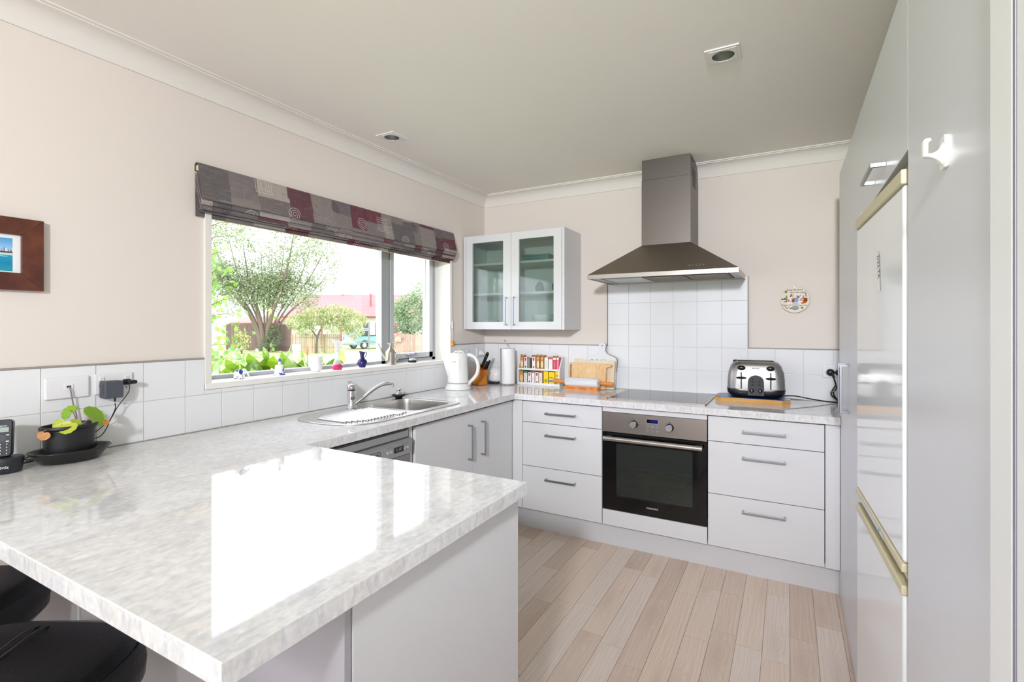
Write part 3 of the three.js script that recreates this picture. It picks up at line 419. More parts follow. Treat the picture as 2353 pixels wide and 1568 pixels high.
{ // inset sink with drainer
  const t = thing('sink', 'stainless steel sink with a bowl and grooved drainer under the window', 'sink', [0.305, B, 1.52]);
  // outline in (x, -z) about the centre: half width .23, length .84
  const o = new THREE.Shape(), hw = 0.235; o.moveTo(-hw + 0.07, 0.435); o.quadraticCurveTo(-hw, 0.435, -hw, 0.36); o.lineTo(-hw + 0.005, -0.2); o.quadraticCurveTo(-hw + 0.01, -0.36, -0.12, -0.405); o.quadraticCurveTo(0.06, -0.42, 0.14, -0.385); o.quadraticCurveTo(0.23, -0.34, hw, -0.2); o.lineTo(hw, 0.36); o.quadraticCurveTo(hw, 0.435, hw - 0.07, 0.435); o.lineTo(-hw + 0.07, 0.435);
  const bowl = rrect(0.36, 0.325, 0.06, 0.01, 0.225, new THREE.Path()); o.holes.push(bowl);
  mesh('deck', mv(flat(ext(o, 0.005, 0.0022, 3, 20)), 0, 0, 0), M.sink, t);
  { // bowl walls and floor: rings of the opening's outline, drawn in and down
    const pts = bowl.getPoints(10), n = pts.length, rings = [[1, 0.004], [0.985, -0.02], [0.97, -0.13], [0.94, -0.15], [0.86, -0.158], [0.1, -0.165]], pos = [], idx = [];
    for (const [k, y] of rings) for (const p of pts) pos.push(0.01 + (p.x - 0.01) * k, y, -(0.225 + (p.y - 0.225) * k));
    for (let r = 0; r + 1 < rings.length; r++) for (let i = 0; i < n; i++) { const a = r * n + i, b = r * n + (i + 1) % n; idx.push(a, b, a + n, b, b + n, a + n); }
    const g = new THREE.BufferGeometry(); g.setAttribute('position', new THREE.Float32BufferAttribute(pos, 3)); g.setIndex(idx); g.computeVertexNormals();
    mesh('bowl', g, phy('#c4c2bd', 0.3, { metalness: 1, side: THREE.DoubleSide }), t);
    mesh('waste', lathe([[0, 0.003], [0.03, 0.004], [0.042, 0.006], [0.045, 0.002]], 28).translate(0.01, -0.166, -0.225), M.chrome, t);
  }
  const ribMat = phy('#a9a8a5', 0.3, { metalness: 1 }), rib = rot(new THREE.CapsuleGeometry(0.0062, 0.28, 3, 10), 0, 0, PI / 2); rib.scale(1, 1.3, 1);
  for (let i = 0; i < 17; i++) { const z = 0.012 + i * 0.021, k = i > 12 ? 1 - (i - 12) * 0.09 : i < 2 ? 0.92 : 1; const m = mesh('drainer_rib', rib, ribMat, t); m.position.set(0.035 + (i < 4 ? 0.02 : 0), 0.0052, z); m.scale.x = k; }
  print('logo', 0.05, 0.013, 128, 40, words('Mercer', 'bold 30px sans-serif', '#55534f'), t, [0.07, -0.04, -0.3785], [0, 0, 0]);
  const m = thing('mixer_tap', 'chrome mixer tap with a long swivel spout behind the drainer', 'tap', [0.112, B + 0.005, 1.535]);
  mesh('body', [lathe([[0.03, 0], [0.03, 0.004], [0.0225, 0.007], [0.0225, 0.04], [0.0215, 0.041], [0.0215, 0.043], [0.0225, 0.044], [0.0225, 0.088], [0.021, 0.092], [0, 0.092]], 28)], M.chrome, m);
  const lv = mesh('lever', [mv(lathe([[0.0225, 0], [0.0255, 0.004], [0.0255, 0.014], [0.022, 0.026], [0.012, 0.032], [0, 0.033]], 28), 0, 0.094, 0), rot(bx(0.07, 0.009, 0.024, 0.03, 0, 0, 0.004, 2), 0, 0, 0.25).rotateY(2.6).translate(-0.015, 0.113, -0.02)], M.chrome, m);
  const dot = mesh('marker', rot(cyl(0.004, 0.004, 0.002), PI / 2).rotateY(0.52).translate(0.0127, 0.104, 0.0222), std('#c02a3a', 0.4), lv);
  mesh('spout', [tube([[0.012, 0.018, -0.014], [0.04, 0.05, -0.048], [0.072, 0.09, -0.088], [0.1, 0.114, -0.122], [0.125, 0.12, -0.154], [0.14, 0.117, -0.172]], 0.0095, 40, 14), cyl(0.0095, 0.0095, 0.02, 0.138, 0.108, -0.17, 16)], M.chrome, m);
  const pl = thing('sink_plug', 'sink plug with a steel knob and black rubber disc, resting behind the bowl', 'plug', [0.1, B + 0.0052, 1.145]);
  mesh('disc', lathe([[0, 0], [0.018, 0], [0.03, 0.012], [0.042, 0.016], [0.042, 0.021], [0.03, 0.025], [0, 0.026]], 30), M.blackrubber, pl); mesh('knob', mv(lathe([[0.026, 0], [0.024, 0.006], [0.014, 0.01], [0.018, 0.026], [0.018, 0.03], [0.012, 0.034], [0, 0.034]], 26), 0, 0.025, 0), M.chrome, pl);
}
// ---------------------------------------------------------------- sockets and cables
function socketPlate(label, w, h, pos, turn, gangs) {
  const t = thing('wall_socket', label, 'socket', pos, turn);
  mesh('plate', ext(rrect(w, h, 0.004), 0.009, 0.003, 2), M.white, t);
  for (let i = 0; i < gangs; i++) { const x = (i ? 1 : -1) * (gangs > 1 ? w * 0.33 : 0); mesh('rocker', bx(0.014, 0.011, 0.004, x, h * 0.26, 0.0105, 0.0012), M.gloss, t); mesh('dot', cyl(0.0015, 0.0015, 0.001).rotateX(PI / 2).translate(x, h * 0.29, 0.0128), std('#e0672c', 0.5), t);
    if (gangs) mesh('slot', [bx(0.0018, 0.008, 0.0006, x - 0.006, -0.006, 0.0092).rotateZ(0), bx(0.0018, 0.008, 0.0006, x + 0.006, -0.006, 0.0092), bx(0.0018, 0.008, 0.0006, x, -0.018, 0.0092)], M.dark, t); }
  return t;
}
const WT = 0.0075; // face of the tiles
{
  const ph = thing('phone_socket', 'white wall plate with a small phone jack, above the potted plant', 'socket', [WT, 1.133, 2.7215], PI / 2);
  mesh('plate', ext(rrect(0.121, 0.074, 0.004), 0.01, 0.004, 2), M.white, ph); const j = mesh('jack', [bx(0.026, 0.021, 0.002, 0.002, 0.002, 0.0108, 0.0008)], M.gloss, ph); mesh('opening', bx(0.011, 0.007, 0.001, 0.002, 0.0035, 0.0122), M.dark, j);
  socketPlate('white double power socket behind the grey power adapter', 0.118, 0.074, [WT, 1.135, 2.586], PI / 2, 2);
  socketPlate('white double power socket on the window wall, half hidden by the kettle', 0.115, 0.072, [WT, 1.134, 0.318], PI / 2, 2);
  socketPlate('white power socket near the corner with the kettle plug in it', 0.1, 0.072, [WT, 1.135, 0.09], PI / 2, 1);
  socketPlate('white double power socket beside the toaster', 0.116, 0.075, [2.421, 1.08, WT], 0, 2);
  const ad = thing('power_adapter', 'dark grey power adapter plugged in beside the phone socket', 'adapter', [WT + 0.009, 1.128, 2.592], PI / 2);
  mesh('case', [bx(0.058, 0.062, 0.046, -0.012, -0.012, 0.024, 0.005, 2)], phy('#4a4f57', 0.5), ad); for (let i = 0; i < 8; i++) mesh('vent_rib', bx(0.0016, 0.0018, 0.014, -0.0412, 0.01 - i * 0.005, 0.03), phy('#3b3f46', 0.6), ad);
  mesh('strain_relief', cyl(0.0035, 0.0025, 0.016, -0.004, -0.05, 0.03, 10), M.blackmatt, ad);
  const pg = thing('power_plug', 'flat black plug in the right side of the socket behind the power adapter', 'plug', [WT + 0.009, 1.137, 2.55], PI / 2);
  mesh('body', [bx(0.022, 0.02, 0.02, 0, 0, 0.01, 0.004, 2), bx(0.03, 0.014, 0.022, 0.008, 0, 0.028, 0.005, 2)], M.blackmatt, pg);
  single('adapter_cable', tube([[0.047, 1.065, 2.596], [0.046, 1.045, 2.595], [0.04, 1.01, 2.606], [0.034, 0.97, 2.62], [0.03, 0.95, 2.635], [0.03, 0.945, 2.66], [0.02, 0.94, 2.7], [0.02, 0.93, 2.78], [0.02, 0.914, 2.835], [0.03, 0.906, 2.81], [0.035, 0.9035, 2.84], [0.04, 0.908, 2.87]], 0.0016, 80, 6), M.cable, 'thin black cable looping from the adapter past the pot to the phone cradle', 'cable');
  single('plug_cable', tube([[0.04, 1.132, 2.548], [0.045, 1.1, 2.553], [0.04, 1.05, 2.585], [0.036, 1.01, 2.604], [0.022, 0.985, 2.622], [0.016, 0.955, 2.66], [0.016, 0.94, 2.72]], 0.0016, 50, 6), M.cable, 'thin black cable hanging from the flat plug to behind the pot', 'cable');
  single('phone_line', tube([[0.021, 1.136, 2.72], [0.028, 1.125, 2.718], [0.024, 1.08, 2.71], [0.02, 1.03, 2.698], [0.018, 0.98, 2.694], [0.02, 0.935, 2.7]], 0.0024, 40, 6), M.cablegrey, 'flat grey phone line running from the wall jack down behind the plant', 'cable');
  const kp = thing('kettle_plug', 'round white plug in the corner socket', 'plug', [WT + 0.009, 1.128, 0.09], PI / 2); mesh('body', rot(lathe([[0, 0.03], [0.012, 0.03], [0.02, 0.022], [0.022, 0.004], [0.022, 0]], 24), PI / 2), M.white, kp); mesh('grip', bx(0.016, 0.02, 0.016, 0, -0.004, 0.032, 0.005, 2), M.white, kp);
  single('kettle_cable', tube([[0.045, 1.118, 0.088], [0.05, 1.105, 0.075], [0.04, 1.07, 0.06], [0.03, 1.0, 0.055], [0.03, 0.93, 0.06], [0.03, 0.9035, 0.09], [0.035, 0.9035, 0.2], [0.04, 0.9035, 0.4], [0.07, 0.904, 0.53]], 0.0028, 60, 7), M.white, 'white kettle cable hanging from the corner socket', 'cable');
  const t1 = thing('toaster_plug', 'round black plug in the socket beside the toaster', 'plug', [2.402, 1.074, WT + 0.009], 0); mesh('body', [rot(lathe([[0, 0.03], [0.012, 0.03], [0.019, 0.022], [0.0215, 0.004], [0.0215, 0]], 24), PI / 2), bx(0.014, 0.03, 0.016, 0.006, -0.018, 0.025, 0.005, 2).rotateZ(0.35)], M.black, t1);
  const t2 = thing('power_plug', 'second round black plug at the right of the socket beside the toaster', 'plug', [2.4435, 1.074, WT + 0.009], 0); mesh('body', [rot(lathe([[0, 0.03], [0.012, 0.03], [0.017, 0.022], [0.0195, 0.004], [0.0195, 0]], 24), PI / 2)], M.black, t2);
  single('toaster_cable', [tube([[2.415, 1.055, 0.035], [2.424, 1.02, 0.035], [2.426, 1.0, 0.03], [2.41, 0.97, 0.035], [2.405, 0.945, 0.04], [2.425, 0.925, 0.045], [2.44, 0.909, 0.06], [2.43, 0.907, 0.09]], 0.004, 50, 8), tube([[2.428, 1.0, 0.03], [2.43, 0.985, 0.04], [2.415, 0.96, 0.045], [2.42, 0.94, 0.03], [2.435, 0.915, 0.03], [2.44, 0.906, 0.05]], 0.004, 40, 8), tube([[2.165, 0.9375, 0.16], [2.22, 0.9365, 0.13], [2.29, 0.925, 0.12], [2.35, 0.915, 0.1], [2.4, 0.907, 0.07], [2.43, 0.905, 0.05]], 0.0035, 40, 8)], M.cable, 'black toaster cable, bundled under the socket and trailing over the worktop', 'cable');
  const tie = single('cable_tie', [tube([[2.398, 0.962, 0.036], [2.414, 0.966, 0.05], [2.432, 0.972, 0.038], [2.414, 0.968, 0.026]], 0.0012, 24, 5, true)], std('#c9c3bd', 0.5), 'small pale wire tie round the bundled toaster cable', 'cable tie');
}
// ---------------------------------------------------------------- things on the worktop
{ // kettle
  const t = thing('kettle', 'white plastic jug kettle with a water gauge, on the worktop in front of the corner', 'kettle', [0.142, B, 0.578], YAW);
  mesh('base', lathe([[0, 0], [0.09, 0], [0.0925, 0.004], [0.0925, 0.01], [0.088, 0.018], [0.08, 0.03], [0.077, 0.037], [0.0765, 0.046], [0, 0.046]], 44), M.kettle, t); mesh('foot', cyl(0.089, 0.089, 0.003, 0, 0.0015, 0, 40), M.cablegrey, t);
  mesh('body', lathe([[0, 0.046], [0.075, 0.046], [0.0745, 0.052], [0.072, 0.1], [0.068, 0.17], [0.067, 0.235], [0.069, 0.238], [0.069, 0.247], [0.064, 0.25], [0, 0.25]], 44), M.kettle, t);
  const sp = ext([[-0.05, 0.235], [-0.116, 0.228], [-0.118, 0.222], [-0.104, 0.2], [-0.09, 0.15], [-0.071, 0.09], [-0.05, 0.08]], 0.07, 0.012, 4).translate(0, 0, -0.035); { const p = sp.attributes.position; for (let i = 0; i < p.count; i++) p.setZ(i, p.getZ(i) * (1 - 0.72 * sat((-p.getX(i) - 0.055) / 0.065))); sp.computeVertexNormals(); }
  mesh('spout', toCreasedNormals(clean(sp), 0.8), M.kettle, t);
  mesh('handle', (() => { const g = tube([[0.055, 0.238, 0], [0.09, 0.24, 0], [0.128, 0.212, 0], [0.142, 0.16, 0], [0.134, 0.11, 0], [0.11, 0.075, 0], [0.085, 0.05, 0], [0.072, 0.03, 0]], 0.013, 50, 14); g.scale(1, 1, 1.15); return g; })(), M.kettle, t);
  const lid = mesh('lid', lathe([[0, 0.257], [0.03, 0.258], [0.05, 0.255], [0.06, 0.25]], 36), M.kettle, t); mesh('grip', [tube([[-0.028, 0.256, 0.012], [-0.02, 0.266, 0.012], [-0.005, 0.268, 0.012], [0.006, 0.257, 0.012]], 0.004, 16, 8), tube([[0.004, 0.258, 0.012], [0.014, 0.268, 0.012], [0.032, 0.266, 0.012], [0.042, 0.256, 0.012]], 0.004, 16, 8)], std('#e9e2cf', 0.4), lid);
  const gauge = mesh('water_gauge', ext(rrect(0.018, 0.158, 0.009), 0.004, 0.001).translate(0.012, 0.14, 0.0675).rotateX(-0.03), phy('#cfcfca', 0.25), t); mesh('gauge_slot', ext(rrect(0.008, 0.122, 0.004), 0.002).translate(0.012, 0.133, 0.0712).rotateX(-0.03), phy('#e6dcc6', 0.3), gauge);
  print('logo', 0.03, 0.012, 160, 64, words('Breville', 'bold 40px sans-serif', '#3a4048'), t, [-0.02, 0.197, 0.0664], [0, -0.29, 0]);
}
{ // knife block with its knives
  const t = thing('knife_block', 'orange wooden knife block leaning forward behind the kettle', 'knife block', [0.142, B + 0.004, 0.297], 1.22);
  const prof = new THREE.Shape(); prof.moveTo(-0.055, 0); prof.lineTo(0.045, 0); prof.lineTo(0.045, 0.066); prof.lineTo(0.068, 0.108); prof.lineTo(0.0, 0.152); prof.lineTo(-0.008, 0.15); prof.quadraticCurveTo(-0.012, 0.075, -0.062, 0.018);
  mesh('block', metres(ext(prof, 0.074, 0.0025, 2).translate(0, 0, -0.037).rotateY(-PI / 2), 8), M.orange, t);
  mesh('foot', [-1, 1].flatMap((s) => [cyl(0.006, 0.006, 0.004, s * 0.028, -0.002, 0.035, 12), cyl(0.006, 0.006, 0.004, s * 0.028, -0.002, -0.045, 12)]), M.black, t);
  const dir = V(0, 0.84, 0.55).normalize(), q = new THREE.Quaternion().setFromUnitVectors(V(0, 1, 0), dir);
  mesh('slot', [-0.024, -0.008].map((x) => { const g = bx(0.003, 0.0015, 0.05, 0, 0, 0); g.rotateX(0.574).translate(x, 0.1305, 0.0345); return g; }), M.dark, t);
  const up = (lx, ly, lz) => V(lx, ly, lz).applyAxisAngle(V(0, 1, 0), 1.22).add(V(0.142, B + 0.004, 0.297));
  [['black-handled carving knife, longest and rearmost in the knife block', 0.018, 0.015, 0.128, 0.0125], ['black-handled chef knife standing in front of the longest knife in the block', 0.0, 0.028, 0.11, 0.0115], ['short black-handled knife at the front left of the knife block', 0.006, 0.052, 0.078, 0.0095], ['short black-handled paring knife at the front right of the knife block', 0.027, 0.05, 0.084, 0.0085]].forEach(([label, x, z, L, r]) => {
    const y = 0.1525 - z * 0.647, k = thing('knife', label, 'knife', up(x, y, z).toArray(), 1.22); 
    const hd = new THREE.CapsuleGeometry(r, L - 2 * r, 5, 14); hd.scale(0.75, 1, 1.15).translate(0, L / 2 - 0.004, 0).applyQuaternion(q); mesh('handle', hd, M.black, k);
    mesh('blade', bx(0.002, 0.05, 0.018, 0, -0.024, 0).applyQuaternion(q), M.satin, k);
    for (const s of [0.35, 0.65]) mesh('rivet', rot(cyl(0.002, 0.002, r * 1.55), 0, 0, PI / 2).translate(0, L * s, 0).applyQuaternion(q), M.satin, k);
  });
}
{ // white jar in the corner
  const t = thing('ceramic_jar', 'round white ceramic jar on a dark stand in the corner behind the knife block', 'jar', [0.185, B, 0.118]);
  mesh('stand', [lathe([[0, 0], [0.07, 0], [0.072, 0.006], [0.066, 0.012], [0, 0.012]], 32)], M.black, t); mesh('jar', lathe([[0, 0.012], [0.052, 0.012], [0.062, 0.03], [0.066, 0.06], [0.062, 0.09], [0.05, 0.108], [0.046, 0.112], [0, 0.112]], 36), phy('#eceaea', 0.12), t); mesh('lid', lathe([[0.05, 0.11], [0.05, 0.116], [0.03, 0.126], [0.01, 0.13], [0.012, 0.14], [0, 0.145]], 30), phy('#eceaea', 0.12), t);
}
{ // paper towel
  const t = thing('paper_towel_holder', 'chrome paper towel holder with a bent rod, beside the knife block', 'holder', [0.318, B, 0.168]);
  mesh('base_ring', [new THREE.TorusGeometry(0.069, 0.0035, 10, 48).rotateX(PI / 2).translate(0, 0.0045, 0), ...bars([[-0.069, 0.0045, 0], [0.069, 0.0045, 0]], 0.003)], M.chrome, t);
  mesh('rod', [tube([[0.0, 0.004, 0], [0, 0.15, 0], [0, 0.27, 0], [-0.002, 0.29, 0], [-0.012, 0.312, 0.004], [-0.022, 0.328, 0.008]], 0.003, 40, 8), ball(0.0075, -0.023, 0.333, 0.009)], M.chrome, t);
  const p = thing('paper_towel', 'white paper towel roll standing on the chrome holder', 'paper towel', [0.318, B + 0.0082, 0.168]);
  mesh('roll', [lathe([[0.018, 0], [0.051, 0], [0.052, 0.002], [0.052, 0.266], [0.05, 0.268], [0.018, 0.268], [0.018, 0]], 48)], M.paper, p);
  mesh('loose_sheet', bx(0.0012, 0.266, 0.05, -0.0535, 0.134, 0.012, 0.0005).rotateY(0.25), M.paper, p);
}
// spice rack with its little boxes
{
  const RX = 0.364, RW = 0.352, t = thing('tea_rack', 'white wooden two-shelf rack with a scalloped back, against the tiles beside the paper towel', 'rack', [RX, B, 0.012]);
  const wd = std('#ecebe9', 0.5), D = 0.09;
  const bk = new THREE.Shape(); bk.moveTo(0, 0.002); bk.lineTo(RW, 0.002); bk.lineTo(RW, 0.2); bk.bezierCurveTo(RW, 0.226, 0.31, 0.225, 0.302, 0.222); bk.bezierCurveTo(0.29, 0.245, 0.26, 0.245, 0.23, 0.238); bk.quadraticCurveTo(0.195, 0.238, 0.176, 0.258); bk.quadraticCurveTo(0.157, 0.238, 0.122, 0.238); bk.bezierCurveTo(0.092, 0.245, 0.062, 0.245, 0.05, 0.222); bk.bezierCurveTo(0.042, 0.225, 0, 0.226, 0, 0.2);
  mesh('back_panel', ext(bk, 0.008, 0.001), wd, t);
  const sd = new THREE.Shape(); sd.moveTo(0, 0); sd.lineTo(D, 0); sd.lineTo(D, 0.11); sd.quadraticCurveTo(0.086, 0.122, 0.078, 0.135); sd.lineTo(0.05, 0.185); sd.quadraticCurveTo(0.036, 0.215, 0.012, 0.216); sd.lineTo(0, 0.216);
  for (const x of [0, RW - 0.009]) mesh('side_panel', ext(sd, 0.009, 0.001).rotateY(-PI / 2).translate(x + 0.009, 0, 0.006), wd, t);
  for (const y of [0.006, 0.117]) mesh('shelf', bx(RW - 0.018, 0.008, D - 0.004, RW / 2, y + 0.004, 0.052), wd, t);
  mesh('rail', [bx(RW - 0.018, 0.018, 0.006, RW / 2, 0.009, D + 0.0, 0.001), bx(RW - 0.018, 0.014, 0.006, RW / 2, 0.119, D + 0.0, 0.001)], wd, t);
  // one sheet with all the box fronts
  const atlas = (() => { const cell = 96; return canvasTex(2016, 256, (x, W, Hh) => {
    const put = (i, fn) => { x.save(); x.translate(i * cell, 0); x.beginPath(); x.rect(0, 0, cell, Hh); x.clip(); fn(); x.restore(); };
    const amber = (i, c1) => put(i, () => { x.fillStyle = '#c9862a'; x.fillRect(0, 0, cell, 256); x.fillStyle = c1; x.beginPath(); x.ellipse(48, 36, 30, 16, 0, 0, 7); x.fill(); x.fillStyle = '#f1e6bf'; x.beginPath(); x.ellipse(48, 165, 34, 78, 0, 0, 7); x.fill(); x.fillStyle = '#6b5b32'; x.save(); x.translate(48, 165); x.rotate(-PI / 2); x.font = 'bold 24px serif'; x.textAlign = 'center'; x.fillText('Camomile', 0, 8); x.restore(); });
    const pale = (i, dot, s) => put(i, () => { x.fillStyle = '#efe9e6'; x.fillRect(0, 0, cell, 256); x.fillStyle = '#c21c3c'; x.fillRect(22, 18, 52, 46); x.fillStyle = '#cc3350'; x.fillRect(26, 70, 42, 18); x.fillStyle = '#8d8480'; x.save(); x.translate(50, 150); x.rotate(-PI / 2); x.font = '20px sans-serif'; x.textAlign = 'center'; x.fillText(s, 0, 6); x.restore(); x.fillStyle = dot; x.beginPath(); x.arc(48, 228, 20, 0, 7); x.fill(); });
    const plain = (i, bg, band, s, col, sz = 30) => put(i, () => { x.fillStyle = bg; x.fillRect(0, 0, cell, 256); x.fillStyle = band; x.fillRect(0, 0, cell, 44); x.fillStyle = col; x.save(); x.translate(48, 150); x.rotate(PI / 2); x.font = 'bold ' + sz + 'px serif'; x.textAlign = 'center'; x.fillText(s, 0, 9); x.restore(); });
    amber(0, '#e8888c'); pale(1, '#1d1418', 'Ginger Spice'); plain(2, '#8d8a80', '#8d8a80', '', '#666'); plain(3, '#a41422', '#4c1018', '', '#fff'); pale(4, '#1a1518', 'Liquorice'); amber(5, '#f0a796'); amber(6, '#f2b5a2'); plain(7, '#eef0dd', '#f2e8dc', 'Green Tea', '#3f5a3a'); plain(8, '#ecebe8', '#e64b52', '', '#777'); plain(9, '#e3404e', '#f4e7e6', 'Twinings', '#f2a9ac', 32); plain(10, '#ef7f97', '#f4e7e6', 'Infusion', '#f6c3cc', 28); plain(11, '#a3312f', '#8c2422', '', '#fff');
    amber(12, '#df6a58'); plain(13, '#ded6cf', '#1e8a50', '', '#777'); pale(14, '#6d1620', 'Hibiscus'); plain(15, '#ece4e0', '#e9e1dd', 'Vanilla', '#9a8f8c', 24); pale(16, '#b4552a', 'Rooibos'); plain(17, '#efe3d6', '#efe3d6', 'Caramel', '#7a4630', 24);
    put(18, () => { x.fillStyle = '#f0d21a'; x.fillRect(0, 0, cell, 256); x.fillStyle = '#a99a28'; x.fillRect(18, 165, 60, 60); });
    put(19, () => { x.fillStyle = '#f5d40f'; x.fillRect(0, 0, cell, 256); x.fillStyle = '#d8761c'; x.beginPath(); x.ellipse(44, 130, 38, 24, 0, 0, 7); x.fill(); x.fillStyle = '#f7e9b0'; x.font = 'bold 22px sans-serif'; x.textAlign = 'center'; x.fillText('Maggi', 44, 137); x.fillStyle = '#2b93d0'; x.fillRect(0, 172, 82, 44); });
    put(20, () => { x.fillStyle = '#f4d312'; x.fillRect(0, 0, cell, 256); x.fillStyle = '#cf6a18'; x.beginPath(); x.ellipse(48, 90, 38, 20, 0, 0, 7); x.fill(); x.fillStyle = '#f7e9b0'; x.font = 'bold 20px sans-serif'; x.textAlign = 'center'; x.fillText('Maggi', 48, 97); x.fillStyle = '#2c3b78'; x.font = 'bold 26px sans-serif'; x.fillText('Stock', 48, 150); x.fillStyle = '#e8f0d0'; x.fillRect(10, 170, 76, 50); x.fillStyle = '#5aa32a'; x.fillRect(14, 200, 24, 34); });
  }); })();
  const fm = phy('#ffffff', 0.45, { map: atlas });
  const sideCol = ['#b87a28', '#d8cfca', '#77746a', '#5a0d14', '#d8cfca', '#c08230', '#b87414', '#c9c8a8', '#c2b6b0', '#c22c3a', '#d2647c', '#7a1f1e', '#8f5a18', '#1c7a46', '#cdbfb8', '#d0c6c0', '#b8a49a', '#c9a878', '#c9ac10', '#d8b808', '#d8b808'], N = 21;
  const items = [ // x, width, height, depth, row, cell, flap, label
    [0.016, 0.03, 0.088, 0.05, 1, 0, 1, 'amber tea box with torn flaps at the left end of the rack\'s upper shelf'], [0.049, 0.027, 0.084, 0.05, 1, 1, 0, 'white tea box with a red square and a black dot, second on the upper shelf'], [0.079, 0.026, 0.076, 0.045, 1, 2, 0, 'plain grey box in front of the dark red one on the upper shelf'], [0.098, 0.03, 0.098, 0.024, 1, 3, 0, 'dark red box standing behind the plain grey box on the upper shelf'],
    [0.118, 0.028, 0.086, 0.06, 1, 4, 1, 'white tea box with an open flap, between dark red and amber boxes, upper shelf'], [0.155, 0.028, 0.09, 0.05, 1, 5, 1, 'pale amber tea box in the middle of the upper shelf'], [0.188, 0.029, 0.09, 0.055, 1, 6, 1, 'amber tea box with a white oval, right of the middle of the upper shelf'], [0.221, 0.031, 0.086, 0.05, 1, 7, 0, 'cream green-tea box on the upper shelf'], [0.255, 0.034, 0.09, 0.05, 1, 8, 0, 'white tea box with a red top band on the upper shelf'], [0.291, 0.028, 0.086, 0.06, 1, 9, 1, 'bright red tea box on the upper shelf'], [0.3205, 0.021, 0.088, 0.06, 1, 10, 0, 'pink tea box at the right end of the upper shelf'], 
    [0.014, 0.029, 0.09, 0.05, 0, 12, 1, 'dark amber tea box at the left end of the rack\'s lower shelf'], [0.046, 0.033, 0.09, 0.05, 0, 13, 0, 'white box with a green top, second on the lower shelf'], [0.082, 0.027, 0.08, 0.05, 0, 14, 0, 'white tea box with a red square and dark red dot on the lower shelf'], [0.113, 0.027, 0.078, 0.05, 0, 15, 1, 'plain white vanilla tea box on the lower shelf'], [0.144, 0.029, 0.084, 0.05, 0, 16, 0, 'white tea box with a red square and orange dot on the lower shelf'], [0.177, 0.028, 0.08, 0.05, 0, 17, 1, 'cream caramel tea box with an open brown top on the lower shelf'], [0.214, 0.038, 0.093, 0.04, 0, 18, 0, 'plain yellow packet, left of the yellow stock boxes on the lower shelf'], [0.256, 0.05, 0.09, 0.045, 0, 19, 0, 'yellow stock box with a blue band on the lower shelf'], [0.309, 0.031, 0.096, 0.045, 0, 20, 0, 'yellow stock box at the right end of the lower shelf'],
  ];
  for (const [x, w, h, d, row, cell, flap, label] of items) {
    const z = cell === 3 ? 0.036 : cell === 2 ? 0.065 + 0.0 : 0.058, o = thing(row === 0 && cell > 17 ? 'stock_box' : 'tea_box', label, 'box', [RX + x + w / 2, B + (row ? 0.125 : 0.014), 0.012 + z], (x * 97 % 1 - 0.5) * 0.06, row ? 'boxes on the upper shelf of the rack' : 'boxes on the lower shelf of the rack');
    const sm = std(sideCol[cell], 0.6); mesh('carton', bx(w - 0.002, h, cell === 3 ? 0.02 : Math.min(d, 0.042), 0, h / 2, 0, 0.0008), sm, o);
    const g = new THREE.PlaneGeometry(w - 0.003, h - 0.002), uv = g.attributes.uv; for (let i = 0; i < uv.count; i++) uv.setXY(i, (cell + 0.04 + uv.getX(i) * 0.92) / N, uv.getY(i)); const f = mesh('front_print', g, fm, o); f.position.set(0, h / 2, (cell === 3 ? 0.01 : Math.min(d, 0.042) / 2) + 0.0003);
    if (flap) mesh('flap', [rot(bx(w - 0.004, 0.016, 0.001), -0.5).translate(0, h + 0.006, -0.012), rot(bx(0.001, 0.016, 0.03), 0, 0, 0.4).translate(-w / 2 + 0.001, h + 0.007, 0), rot(bx(0.001, 0.014, 0.03), 0, 0, -0.5).translate(w / 2 - 0.001, h + 0.006, 0)], std('#c9a37c', 0.8), o);
  }
}
